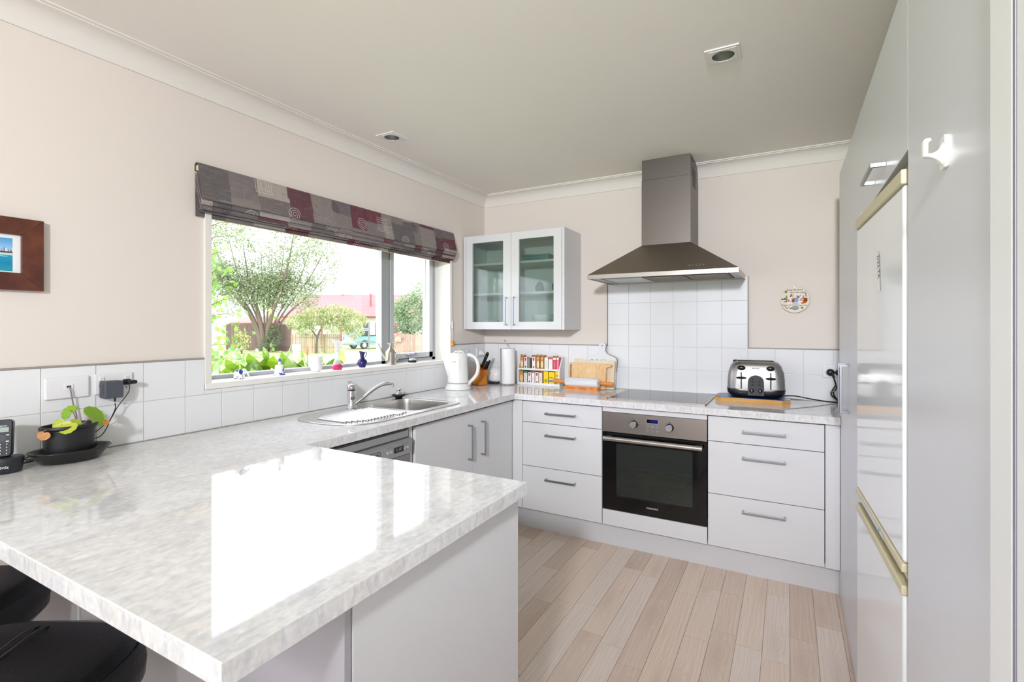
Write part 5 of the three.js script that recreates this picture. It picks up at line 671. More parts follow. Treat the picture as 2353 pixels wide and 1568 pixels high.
  { // oil can
    const t = thing('oil_can', 'stainless steel oil can with a thin spout and a loop handle on the window sill', 'oil can', [-0.045, SILL, 1.058], -1.065);
    const g = phy('#cfcac0', 0.1, { metalness: 1 });
    mesh('body', lathe([[0, 0.001], [0.033, 0], [0.034, 0.002], [0.034, 0.078], [0.0335, 0.08], [0.0125, 0.108], [0.0095, 0.112]], 44), g, t); mesh('funnel', lathe([[0.0095, 0.11], [0.0105, 0.118], [0.025, 0.138], [0.0255, 0.1385], [0.0245, 0.139], [0.0095, 0.12], [0, 0.119]], 40), g, t);
    mesh('spout', taper([[0, 0.03, 0.032], [0, 0.06, 0.05], [0, 0.1, 0.066], [0, 0.136, 0.084]], 0.007, 0.0025, 20, 10), g, t); mesh('handle', [tube([[0, 0.073, -0.033], [0, 0.074, -0.05], [0, 0.058, -0.057], [0, 0.036, -0.046], [0, 0.024, -0.033]], 0.003, 30, 8).scale(1.8, 1, 1)], g, t);
  }
  const st = thing('sink_strainer', 'spare plug with a steel top and black rim at the sill\'s right end', 'plug', [-0.05, SILL, 0.842]); mesh('rim', lathe([[0, 0], [0.0255, 0], [0.027, 0.002], [0.027, 0.013], [0.02, 0.016], [0, 0.016]], 32), M.blackrubber, st); mesh('cap', lathe([[0.026, 0.0125], [0.024, 0.02], [0.012, 0.026], [0, 0.027]], 30), M.chrome, st);
}
{ // crockery behind the glass of the wall cabinet
  const bowl = (x, y, z, r, h, c, name, label, cat) => { const t = thing(name, label, cat, [x, y, z]); mesh('bowl', lathe([[0, 0.002], [r * 0.5, 0], [r * 0.55, 0.004], [r * 0.9, h * 0.6], [r, h], [r * 0.96, h], [r * 0.85, h * 0.6], [r * 0.45, 0.008], [0, 0.007]], 32), phy(c, 0.2), t); };
  bowl(0.16, 1.3385, 0.16, 0.065, 0.05, '#eef0ee', 'bowl', 'white bowl on the cabinet floor behind the left glass door', 'bowl'); bowl(0.31, 1.3385, 0.15, 0.05, 0.03, '#e4e8e6', 'dish', 'small pale dish on the cabinet floor behind the left glass door', 'dish'); bowl(0.6, 1.3385, 0.15, 0.08, 0.09, '#f2f4f0', 'serving_bowl', 'large white serving bowl behind the right glass door', 'bowl');
  const pl = thing('storage_box', 'flat teal box on the top shelf behind the right glass door', 'box', [0.575, 1.8222, 0.15], 0.05); mesh('box', bx(0.2, 0.035, 0.14, 0, 0.0175, 0, 0.003), std('#2f7a78', 0.5), pl); mesh('lid', bx(0.205, 0.012, 0.145, 0, 0.0412, 0, 0.003), std('#2f7a78', 0.5), pl);
  const jar = (x, z, c, label, s = 1) => { const t = thing('lidded_pot', label, 'pot', [x, 1.5952, z]); mesh('pot', lathe([[0, 0], [0.028 * s, 0], [0.036 * s, 0.02 * s], [0.038 * s, 0.05 * s], [0.024 * s, 0.068 * s], [0.026 * s, 0.076 * s], [0, 0.076 * s]], 28), phy(c, 0.15), t); mesh('lid', lathe([[0.027 * s, 0.076 * s], [0.02 * s, 0.085 * s], [0.005 * s, 0.09 * s], [0.006 * s, 0.098 * s], [0, 0.1 * s]], 20), phy(c, 0.15), t); };
  jar(0.735, 0.19, '#232a6a', 'dark blue pot on the middle shelf at the right of the wall cabinet'); jar(0.56, 0.12, '#6a706c', 'grey pot on the middle shelf behind the right glass door', 0.9);
  const cup = thing('glass_tumbler', 'blue-tinted tumbler on the cabinet floor behind the right glass door', 'tumbler', [0.72, 1.3385, 0.2]); mesh('glass', lathe([[0, 0.002], [0.026, 0], [0.031, 0.08], [0.029, 0.08], [0.024, 0.006], [0, 0.006]], 26), phy('#8fa6bf', 0.1), cup);
}
// ---------------------------------------------------------------- bar stools under the overhang
{
  const make = (pos, turn, label) => {
    const t = thing('bar_stool', label, 'bar stool', pos, turn);
    const W = 0.46, D = 0.44, n = 56, prof = [[0.0, 0.57], [0.7, 0.565], [0.9, 0.575], [0.99, 0.6], [1.0, 0.63], [0.985, 0.66], [0.93, 0.682], [0.84, 0.694], [0.6, 0.7], [0.3, 0.702], [0, 0.702]], pos2 = [], idx = [], uv = [];
    prof.forEach(([k, y], r) => { for (let i = 0; i <= n; i++) { const a = i / n * 2 * PI, c = Math.cos(a), s = Math.sin(a), e = 2 / 3.4, x = Math.sign(c) * Math.abs(c) ** e * W / 2 * k, z = Math.sign(s) * Math.abs(s) ** e * D / 2 * k; const dip = y > 0.66 ? -0.018 * sat(1 - k * k) - 0.012 * (x / W) * (z > 0 ? 1 : 0) : 0; pos2.push(x, y + dip + (y > 0.65 ? 0.02 * Math.max(0, z / D) : 0), z); uv.push(x * 2.2 + y, z * 2.2 + y); } });
    for (let r = 0; r + 1 < prof.length; r++) for (let i = 0; i < n; i++) { const a = r * (n + 1) + i; idx.push(a, a + n + 1, a + 1, a + 1, a + n + 1, a + n + 2); }
    const g = new THREE.BufferGeometry(); g.setAttribute('position', new THREE.Float32BufferAttribute(pos2, 3)); g.setAttribute('uv', new THREE.Float32BufferAttribute(uv, 2)); g.setIndex(idx); g.computeVertexNormals(); mesh('seat', g, M.leather, t);
    const ring = (k, y, r0) => { const pts = []; for (let i = 0; i < 48; i++) { const a = i / 48 * 2 * PI, c = Math.cos(a), s = Math.sin(a), e = 2 / 3.4; pts.push([Math.sign(c) * Math.abs(c) ** e * W / 2 * k, y + 0.02 * Math.max(0, s * 0.5), Math.sign(s) * Math.abs(s) ** e * D / 2 * k]); } return tube(pts, r0, 160, 6, true); };
    mesh('piping', ring(0.962, 0.672, 0.0035), M.leather, t);
    for (const dx of [-0.011, 0.011]) mesh('seam', tube([-1, -0.7, -0.3, 0, 0.3, 0.7, 1].map((s) => [dx - 0.03, 0.7025 - 0.016 * (1 - s * s) + 0.012 * Math.max(0, s) - (Math.abs(s) === 1 ? 0.03 : 0), s * D * 0.47]), 0.0016, 60, 6), M.thread, t);
    mesh('pole', [cyl(0.026, 0.026, 0.34, 0, 0.38, 0, 20), cyl(0.034, 0.034, 0.22, 0, 0.12, 0, 20)], M.chrome, t); mesh('swivel_plate', bx(0.16, 0.014, 0.16, 0, 0.558, 0, 0.004), M.blackmatt, t); mesh('base', lathe([[0, 0], [0.19, 0], [0.19, 0.006], [0.12, 0.018], [0.04, 0.03], [0, 0.03]], 44), M.chrome, t); mesh('footrest', [new THREE.TorusGeometry(0.11, 0.009, 10, 40).rotateX(PI / 2).translate(0, 0.27, 0), ...bars([[-0.11, 0.27, 0], [0.11, 0.27, 0]], 0.008)], M.chrome, t);
    return t;
  };
  const s1 = make([0.87, 0, 3.16], 0.5, 'black leather bar stool nearest the camera, tucked under the peninsula'); again(s1, [0.35, 0, 3.15], 0.55, 'black leather bar stool further along the peninsula, behind the nearest one');
}
// added unseen spotlights, standing in for bounced flash on cooker wall and window wall
for (const [at, aim, power, angle, label] of [[V(2.25, 2.2, 4.9), V(1.4, 1.45, 0), FILL_LAMP, 0.57, 'added unseen spotlight filling in light on the cooker wall'], [V(2.3, 2.2, 5.3), V(0, 1.65, 2.3), FILL_LAMP2, 0.54, 'added unseen spotlight filling in light on the window wall']]) {
  const dir = aim.clone().sub(at).normalize(), q = new THREE.Quaternion().setFromUnitVectors(V(0, -1, 0), dir);
  const t = thing('added_spotlight', label, 'added_lamp', at.toArray());
  mesh('mount', [cyl(0.05, 0.05, 0.02, 0, 0.19, 0), cyl(0.01, 0.01, 0.12, 0, 0.12, 0)], M.white, t);
  mesh('housing', lathe([[0.13, 0], [0.13, 0.01], [0.1, 0.05], [0.04, 0.08], [0, 0.085]], 32).applyQuaternion(q), M.white, t);
  mesh('lamp_face', cyl(0.125, 0.125, 0.006, 0, -0.003, 0, 32).applyQuaternion(q), std('#ffffff', 0.5, { emissive: '#f6f8ff', emissiveIntensity: 1.5 }), t);
  const l = new THREE.SpotLight('#f3f6ff', power, 0, angle, 1); l.position.copy(at).addScaledVector(dir, 0.02); l.target.position.copy(aim); l.castShadow = true; l.shadow.radius = 6; scene.add(l, l.target);
}
const OUT0 = scene.children.length;
// ---------------------------------------------------------------- outside the kitchen window
// The garden is laid out along the line of sight: r metres to the right of it, d metres along it, y up.
const cy_ = Math.cos(YAW), sy_ = Math.sin(YAW), GY = -0.35;
const yard = (r, d, y = GY) => [EYE[0] + cy_ * r - sy_ * d, y, EYE[2] - sy_ * r - cy_ * d];
const poly = (pts, y) => { const s = shape(pts.map(([r, d]) => { const p = yard(r, d); return [p[0], -p[2]]; })); return mv(flat(ext(s, 0.05)), 0, y - 0.05, 0); };
{
  const gf = fbm(8, 5, 111), gt = rep(tex(512, 512, (u, v) => mix([150, 176, 100], [188, 202, 132], gf(u, v)).map((c) => c + (rnd() - 0.5) * 18)), 0.12);
  const lawn = struct('lawn', metres(mv(bx(160, 0.1, 160), ...yard(-20, 50, GY - 0.05))), std('#ffffff', 0.95, { map: gt })); { const p = lawn.geometry.attributes.position; let m = -1e9; for (let i = 0; i < p.count; i++) m = Math.max(m, p.getX(i)); if (m > -0.25) for (let i = 0; i < p.count; i++) if (p.getX(i) > -0.25) p.setX(i, -0.25); }
  struct('ground', lim(-0.25, 60, -0.55, -0.4, -60, 60), std('#8c8a80', 0.95));
  struct('driveway', poly([[-11.2, 32.6], [-9.0, 32.6], [-6.6, 30], [-2.6, 29], [-2, 16], [-4.4, 14.5], [-8.2, 21], [-10.8, 29.8]], GY + 0.012), std('#c3c1bd', 0.9));
  // house foundation wall below the window, as seen from outside
}
const fenceMat = (c) => [0, 1, 2].map((k) => std(new THREE.Color(c).multiplyScalar(0.86 + k * 0.14), 0.9));
function fence(label, a, b, h, w, gap, c, cat, cap) { // upright boards from a to b on two rails
  const A = V(...yard(...a)), Bp = V(...yard(...b)), L = A.distanceTo(Bp), t = thing('fence', label, 'fence', A.toArray(), Math.atan2(-(Bp.z - A.z), Bp.x - A.x)), ms = fenceMat(c), n = Math.floor(L / (w + gap)), geo = lim(0, w, 0.03, h, -0.01, 0.01);
  for (let i = 0; i < n; i++) { const m = mesh('paling', geo, ms[Math.floor(rnd() * 3)], t); m.position.set(i * (w + gap), rr(-0.02, 0.02), 0); }
  for (const y of [0.3, h - 0.28]) mesh('rail', lim(0, L, y, y + 0.09, -0.06, -0.011), ms[0], t);
  for (let x = 0; x <= L; x += 2.4) mesh('post', lim(x - 0.05, x + 0.05, 0, h - 0.05, -0.16, -0.061), ms[0], t);
  if (cap) mesh('cap_rail', lim(0, L, h + 0.02, h + 0.06, -0.06, 0.04), ms[0], t);
  return t;
}
seed(31);
fence('tall dark brown board fence behind the many-stemmed tree', [-20.6, 36], [-14.5, 33], 1.84, 0.19, 0.008, '#7d665d', 'fence', true);
fence('pale brown paling fence with narrow gaps, left of the driveway', [-14.4, 32.6], [-10.9, 31.9], 1.2, 0.1, 0.035, '#c0ab86', 'fence');
fence('short red-brown board panel at the edge of the driveway, by the car', [-8.75, 32.2], [-8.1, 32], 1.25, 0.16, 0.004, '#b07a6a', 'fence');
fence('reddish paling fence at the right, behind the oil can', [-8.05, 31.8], [-3.6, 30.6], 1.2, 0.1, 0.018, '#bc9c88', 'fence');
// foliage: leaves scattered through blobs [x, y, z, rx, ry, rz], each leaf a small bent blade, as one part
const bladeGeo = (() => { const g = new THREE.BufferGeometry(); g.setAttribute('position', new THREE.Float32BufferAttribute([0, 0, 0, 0.5, 0.12, 0.45, 0, 0.16, 1, 0, 0, 0, 0, 0.16, 1, -0.5, 0.12, 0.45], 3)); g.setAttribute('uv', new THREE.Float32BufferAttribute(new Float32Array(12), 2)); g.computeVertexNormals(); return g; })();
function foliage(parent, blobs, n, size, colors, hang = 0, name = 'foliage') {
  const m = new THREE.InstancedMesh(bladeGeo, new THREE.MeshPhysicalMaterial({ color: '#ffffff', roughness: 0.8, side: THREE.DoubleSide, transmission: 0.35 }), n), q = new THREE.Quaternion(), e = new THREE.Euler(), M4 = new THREE.Matrix4(), c = new THREE.Color();
  const vol = blobs.map((b) => b[3] * b[4] * b[5]), tot = vol.reduce((a, b) => a + b, 0);
  for (let i = 0; i < n; i++) {
    let k = rnd() * tot, j = 0; while (j < vol.length - 1 && k > vol[j]) k -= vol[j++];
    const b = blobs[j], u = rr(-1, 1), a = rnd() * 2 * PI, s = Math.sqrt(1 - u * u), r = Math.cbrt(rr(0.12, 1)), sz = size * rr(0.6, 1.3);
    e.set(hang ? rr(0.6, 1.5) : rr(-1.2, 1.2), rnd() * 6.28, rr(-0.8, 0.8), 'YXZ'); q.setFromEuler(e);
    M4.compose(V(b[0] + b[3] * r * s * Math.cos(a), b[1] + b[4] * r * u, b[2] + b[5] * r * s * Math.sin(a)), q, V(sz * (hang ? 0.45 : 0.75), sz, sz)); m.setMatrixAt(i, M4);
    c.set(colors[Math.floor(rnd() * colors.length)]).multiplyScalar(rr(0.85, 1.12)); m.setColorAt(i, c);
  }
  m.name = name; m.userData.kind = 'stuff'; m.castShadow = m.receiveShadow = true; parent.add(m); return m;
}
{ // big many-stemmed tree
  seed(77);
  const t = thing('tree', 'large many-stemmed tree with airy pale foliage in front of the brown fence', 'tree', yard(-16.3, 33), YAW), bark = std('#7d6f5e', 0.95), g = [];
  const tips = [];
  for (let i = 0; i < 12; i++) { const a = -1.2 + i * 0.21, sp = Math.sin(a), L = rr(6.4, 8.8), dz = rr(-1.8, 1.8), p = [[i * 0.035 - 0.2, 0, 0], [sp * 0.35 + i * 0.02 - 0.1, 1.0, dz * 0.1], [sp * 1.3, 2.5, dz * 0.4], [sp * L * 0.42, L * 0.6, dz * 0.8], [sp * L * 0.6, L * Math.max(0.74, Math.cos(a * 0.55)), dz]]; g.push(taper(p, i % 4 ? 0.085 : 0.19, 0.015, 16, 7)); tips.push(p);
    for (let k = 0; k < 5; k++) { const f = rr(0.1, 0.9), q = p[3].map((v, j) => v * f + p[2][j] * (1 - f)), w = [q[0] + rr(-1.3, 1.3), q[1] + rr(0.5, 1.6), q[2] + rr(-0.7, 0.7)]; g.push(taper([q, w.map((v, j) => (v + q[j]) / 2 + rr(-0.15, 0.15)), w], 0.03, 0.006, 6, 5)); tips.push([w]); } }
  mesh('trunk', g, bark, t);
  const blobs = tips.map((p) => { const e = p[p.length - 1]; return [e[0], e[1] - 0.15, e[2], 0.8, 0.75, 0.8]; }); for (let i = 0; i < 90; i++) { const a = rnd() * 6.283, k = Math.sqrt(rnd()); blobs.push([0.3 + 4.4 * k * Math.cos(a), 6.4 + 3.5 * k * Math.sin(a), rr(-1.5, 1.5), 0.75, 0.6, 0.7]); } blobs.push([3.0, 2.7, 0, 1.1, 0.5, 0.9], [2.4, 3.4, 0, 1.2, 0.7, 1], [-2.6, 3.0, 0, 1, 0.9, 1], [-3.2, 4.2, 0, 1, 1, 1], [0.8, 3.2, 0.5, 1.2, 0.7, 0.8]);
  foliage(t, blobs, 34000, 0.125, ['#9fb07c', '#afbd90', '#8ca26a', '#bcc6a0', '#a1b286']);
  foliage(t, [[0.7, 0.9, 0.2, 0.45, 0.95, 0.4], [0.1, 0.5, 0.3, 0.4, 0.5, 0.3]], 700, 0.12, ['#6f8a52', '#86a064', '#5c7845'], 0, 'suckers');
}
function smallTree(label, r, d, trunk, blobs, n, size, cols, hang) { const t = thing('tree', label, 'tree', yard(r, d), YAW); mesh('trunk', trunk.map(([p, a, b]) => taper(p, a, b, 10, 7)), std('#6f6152', 0.95), t); foliage(t, blobs, n, size, cols, hang); return t; }
smallTree('small weeping tree with light green hanging leaves in front of the white house', -11.4, 31.4, [[[[-0.9, 0, 0], [-0.85, 0.9, 0], [-0.5, 1.7, 0], [0.2, 2.3, 0]], 0.09, 0.03], [[[-0.85, 1, 0], [-1.4, 1.7, 0], [-1.9, 2.1, 0]], 0.05, 0.02], [[[-0.2, 2, 0], [0.8, 2.4, 0], [1.7, 2.2, 0]], 0.04, 0.015]],
  [[-1.9, 2.0, 0, 0.9, 0.55, 0.8], [-0.9, 2.35, 0, 1, 0.6, 0.9], [0.3, 2.45, 0, 1.1, 0.7, 0.9], [1.3, 2.1, 0, 1, 0.75, 0.8], [0.6, 1.7, 0.3, 1.1, 0.5, 0.6], [-1.5, 1.55, 0.2, 0.7, 0.4, 0.6], [1.6, 1.35, 0.2, 0.6, 0.4, 0.5]], 6000, 0.16, ['#b9c87c', '#a9be70', '#cdca90', '#9bb564', '#c9c488'], 1);
smallTree('dense rounded tree at the right, behind the paling fence', -7.0, 33.5, [[[[0, 0, 0], [0.1, 1, 0], [0, 2, 0]], 0.14, 0.08]], [[-0.6, 2.1, 0, 0.95, 1.0, 0.8], [0.3, 2.6, 0, 1.2, 1.4, 1], [1.2, 3.6, 0, 1.1, 1.2, 1], [-0.5, 2.9, 0, 0.75, 0.7, 0.8], [1.9, 2.4, 0, 1.2, 1.7, 1], [0.2, 1.3, 0.2, 0.9, 0.5, 0.7]], 8500, 0.15, ['#9cba82', '#b0c896', '#88a874', '#bed2a6', '#a2be8e']);
smallTree('distant dark tree above the house roof', -17.6, 62, [[[[0, 0, 0], [0, 3, 0]], 0.2, 0.1]], [[0, 4.6, 0, 1.3, 1.0, 1], [-0.8, 4.0, 0, 1.0, 0.8, 1], [0.9, 4.1, 0, 0.9, 0.7, 0.8]], 900, 0.28, ['#5d7a5a', '#6d8a68', '#7a956f']);
smallTree('small distant tree at the right end of the house roof', -17.2, 66, [[[[0, 0, 0], [0, 3, 0]], 0.15, 0.08]], [[0, 4.6, 0, 0.75, 0.6, 0.7], [1.0, 4.4, 0, 0.5, 0.4, 0.5]], 300, 0.26, ['#7d9878', '#8aa584']);
{
  const t = thing('shrub', 'round yellow-edged shrub in front of the brown fence', 'shrub', yard(-16.75, 31), YAW); mesh('stem', [taper([[0, 0, 0], [0.05, 0.5, 0]], 0.04, 0.02), taper([[0, 0, 0], [-0.2, 0.5, 0]], 0.03, 0.015)], std('#6a5a48', 0.9), t);
  foliage(t, [[0, 0.75, 0, 0.55, 0.55, 0.5], [-0.1, 1.05, 0, 0.4, 0.35, 0.4]], 900, 0.11, ['#e0d88a', '#ece3ac', '#8fae60', '#cfd07a', '#6f9150', '#e6dc98']);
  const s = thing('shrub', 'low pale green shrub beneath the maple, in front of the yellow-edged shrub', 'shrub', yard(-6.1, 11.2), YAW); mesh('stem', [taper([[0, 0, 0], [0.05, 0.8, 0]], 0.03, 0.015)], std('#6a5a48', 0.9), s); foliage(s, [[-0.3, 0.75, 0, 0.55, 0.5, 0.4], [0.35, 0.7, 0, 0.5, 0.45, 0.4], [0, 0.35, 0, 0.7, 0.4, 0.4]], 1000, 0.09, ['#a3bf82', '#8fb06c', '#b9cfa0', '#9cc25a']);
}
{ // maple close to the window: leaves one by one
  seed(9);
  const t = thing('maple', 'maple branches with bright green lobed leaves at the left side of the window', 'tree', yard(-3.62, 6.5), YAW);
  const star = new THREE.Shape(); const lob = [[0, 1], [0.16, 0.42], [0.62, 0.66], [0.4, 0.2], [0.9, 0.02], [0.32, -0.12], [0.12, -0.3], [0, -0.18]]; star.moveTo(lob[0][0], lob[0][1]); for (const [x, y] of lob.slice(1)) star.lineTo(x, y); for (const [x, y] of lob.slice(0, -1).reverse()) star.lineTo(-x, y);
  const lg = clean(new THREE.ShapeGeometry(star)); { const p = lg.attributes.position; for (let i = 0; i < p.count; i++) p.setZ(i, -0.22 * (p.getX(i) ** 2 + (p.getY(i) - 0.2) ** 2)); lg.computeVertexNormals(); }
  const ms = ['#86b53a', '#9ac64a', '#78a43a', '#b4d262', '#8cc070'].map((c) => phy(c, 0.55, { side: THREE.DoubleSide, transmission: 0.4 }));
  const br = [[[[-0.5, 0, 0], [-0.45, 1, 0], [-0.4, 2.0, 0], [-0.35, 3.2, 0]], 0.03, 0.012]]; for (let i = 0; i < 11; i++) { const y = 0.9 + i * 0.2, l = rr(0.25, 0.6); br.push([[[-0.44, y, 0], [-0.44 + l * 0.5, y + 0.14, rr(-0.1, 0.1)], [-0.44 + l, y + 0.16, rr(-0.15, 0.15)]], 0.01, 0.003]); }
  mesh('branch', br.map(([p, a, b]) => taper(p, a, b, 10, 6)), std('#7c7058', 0.9), t);
  for (let i = 0; i < 260; i++) { const y = rr(0.9, 2.75), w = y < 2 ? 0.34 + 0.3 * rnd() : 0.24, x = -0.42 + rnd() * rnd() * 2 * w, m = mesh('leaf', lg, ms[Math.floor(rnd() * 5)], t); m.position.set(x, y, rr(-0.25, 0.25)); m.rotation.set(rr(-0.9, 0.5), rr(-0.8, 0.8), rr(1.6, 4.6)); m.scale.setScalar(rr(0.04, 0.066)); }
}
{ // bed of large-leaved plants under the window
  seed(15);
  const geo = [0, 1].map((k) => { const s = new THREE.Shape(); s.moveTo(0, 0); s.bezierCurveTo(0.3, 0.12, 0.36, 0.55, 0, 1); s.bezierCurveTo(-0.36, 0.55, -0.3, 0.12, 0, 0); const g = ext(s, 0.004, 0, 1, 8), p = g.attributes.position; for (let i = 0; i < p.count; i++) p.setZ(i, p.getZ(i) + (k ? 0.35 : -0.28) * p.getY(i) ** 2 + 0.6 * p.getX(i) ** 2); g.computeVertexNormals(); return clean(g); });
  const cols = [['#a6d024', '#bcdc3c', '#8fbf1e'], ['#94c22c', '#b9d650', '#a0c850'], ['#aac97a', '#94bb62', '#c0d890']].map((a) => a.map((c) => phy(c, 0.4, { side: THREE.DoubleSide, transmission: 0.35 })));
  const at = [[-2.52, 4.35, 1.02, 0], [-2.34, 4.3, 1.06, 0], [-2.18, 4.35, 1.08, 0], [-2.02, 4.3, 1.1, 0], [-1.86, 4.3, 1.07, 0], [-1.7, 4.3, 1.05, 1], [-1.54, 4.35, 1.07, 1], [-1.32, 4.4, 0.99, 1], [-2.32, 3.8, 0.97, 2], [-2.1, 3.75, 0.99, 0], [-1.88, 3.8, 0.98, 0], [-1.66, 3.8, 0.96, 1], [-1.44, 3.85, 0.95, 2], [-1.14, 4.0, 0.9, 1]];
  const nm = ['leftmost', 'second from the left', 'third from the left', 'fourth from the left', 'fifth from the left', 'sixth from the left', 'seventh from the left', 'rightmost'];
  at.forEach(([r, d, h, k], i) => {
    const t = thing('garden_plant', i < 8 ? `tall lime-leaved garden plant outside the window, ${nm[i]} of the tall row` : `low leafy garden plant close under the window, ${['leftmost', 'second', 'third', 'fourth', 'fifth', 'rightmost'][i - 8]} of the low row`, 'plant', yard(r, d, -0.4), YAW + rr(-0.4, 0.4), 'large-leaved plants under the window');
    const H0 = h + 0.32; mesh('stem', taper([[0, 0, 0], [rr(-0.03, 0.03), H0 * 0.5, 0], [0, H0, 0]], 0.014, 0.006), std('#8aa04a', 0.7), t);
    for (let j = 0; j < 20; j++) { const m = mesh('leaf', geo[j % 2], cols[k][Math.floor(rnd() * 3)], t), a = j * 2.4 + rr(-0.5, 0.5), lift = j < 12 ? rr(-0.1, 0.7) : rr(0.6, 1.3); m.position.set(0.03 * Math.sin(a), H0 - (j % 7) * 0.04, 0.03 * Math.cos(a)); m.rotation.set(PI / 2 - lift, a, rr(-0.5, 0.5), 'YXZ'); m.scale.set(rr(0.2, 0.28), rr(0.13, 0.2), rr(0.16, 0.22)); }
  });
  const f = thing('flower_spike', 'thin orange flower spike among the garden plants', 'flower', yard(-1.74, 4.25, -0.4), 0); mesh('stem', taper([[0, 0, 0], [0, 1.3, 0], [0, 1.56, 0]], 0.006, 0.003), std('#a9924e', 0.7), f); mesh('blossom', lathe([[0, 1.49], [0.011, 1.51], [0.012, 1.56], [0, 1.6]], 10), std('#e08a5a', 0.6), f);
}
{ // white house with a pale red tiled roof
  const t = thing('house', 'white house with a long pale red tiled roof behind the driveway', 'house', yard(-20.4, 46), YAW), W = 19, D = 8, e = 2.5, rg = 4.85;
  mesh('wall', [lim(0, W, 0, e, -D, 0)], std('#f2f0ec', 0.9), t);
  const rt = rep(tex(256, 256, (u, v) => { const a = Math.abs(((v * 8) % 1) - 0.5) * 2, b = Math.abs(((u * 8 + (Math.floor(v * 8) % 2) * 0.5) % 1) - 0.5) * 2; return mix([168, 122, 116], [140, 98, 94], sat((a > 0.82 ? 1 : 0) + (b > 0.86 ? 0.6 : 0))); }), 0.35);
  const roof = mesh('roof', metres(ext([[-0.5, e], [-0.5, e + 0.06], [D / 2, rg], [D + 0.5, e + 0.06], [D + 0.5, e]], W + 1.2).rotateY(PI / 2).translate(-0.6, 0, 0.0)), std('#ffffff', 0.8, { map: rt }), t);
  mesh('gutter', lim(-0.6, W + 0.6, e - 0.02, e + 0.1, 0.5, 0.6), std('#8a3c40', 0.6), t);
  for (const [x, y, w, h] of [[7.2, 1.55, 0.8, 0.75], [13.5, 1.4, 1.4, 1.1]]) { const f = mesh('window', [lim(x - w / 2 - 0.08, x + w / 2 + 0.08, y - h / 2 - 0.08, y + h / 2 + 0.08, 0, 0.05)], std('#8a3c44', 0.6), t); mesh('pane', lim(x - w / 2, x + w / 2, y - h / 2, y + h / 2, 0.04, 0.06), phy('#5a6468', 0.05), f); }
  for (const x of [2.9, 4.7]) mesh('downpipe', lim(x - 0.07, x + 0.07, 0, e, 0.02, 0.14), std('#a35c58', 0.7), t);
  mesh('flue', [cyl(0.1, 0.1, 1.7, 6.95, 3.95, -1.6, 14)], std('#b06a68', 0.6), t); mesh('mast', cyl(0.025, 0.025, 2.2, 6.95, 5.9, -1.6, 8), std('#d8d4d2', 0.5), t); mesh('ridge_ball', ball(0.16, 3.5, 4.98, -4, 10), std('#efeeea', 0.6), t);
  const u = thing('house', 'low white house with a bright red roof behind the big tree', 'house', yard(-27.6, 50), YAW);
  mesh('wall', lim(0, 7.4, 0, 2.0, -6, 0), std('#eceae6', 0.9), u); mesh('roof', [ext([[-0.4, 1.95], [-0.4, 2.05], [3, 2.75], [6.4, 2.05], [6.4, 1.95]], 4.4).rotateY(PI / 2).translate(-0.4, 0, 0.0)], std('#d9776a', 0.8), u);
  mesh('hip_roof', (() => { const g = new THREE.ConeGeometry(3.1, 2.6, 4, 1); g.rotateY(PI / 4).translate(6.0, 3.55, -2.6); return g; })(), std('#dd7262', 0.8), u); mesh('upper_wall', lim(4.1, 7.9, 1.9, 2.4, -4.6, -0.7), std('#eceae6', 0.9), u); mesh('fascia', lim(-0.4, 4.0, 1.9, 2.0, 0.38, 0.46), std('#a8403c', 0.7), u);
}
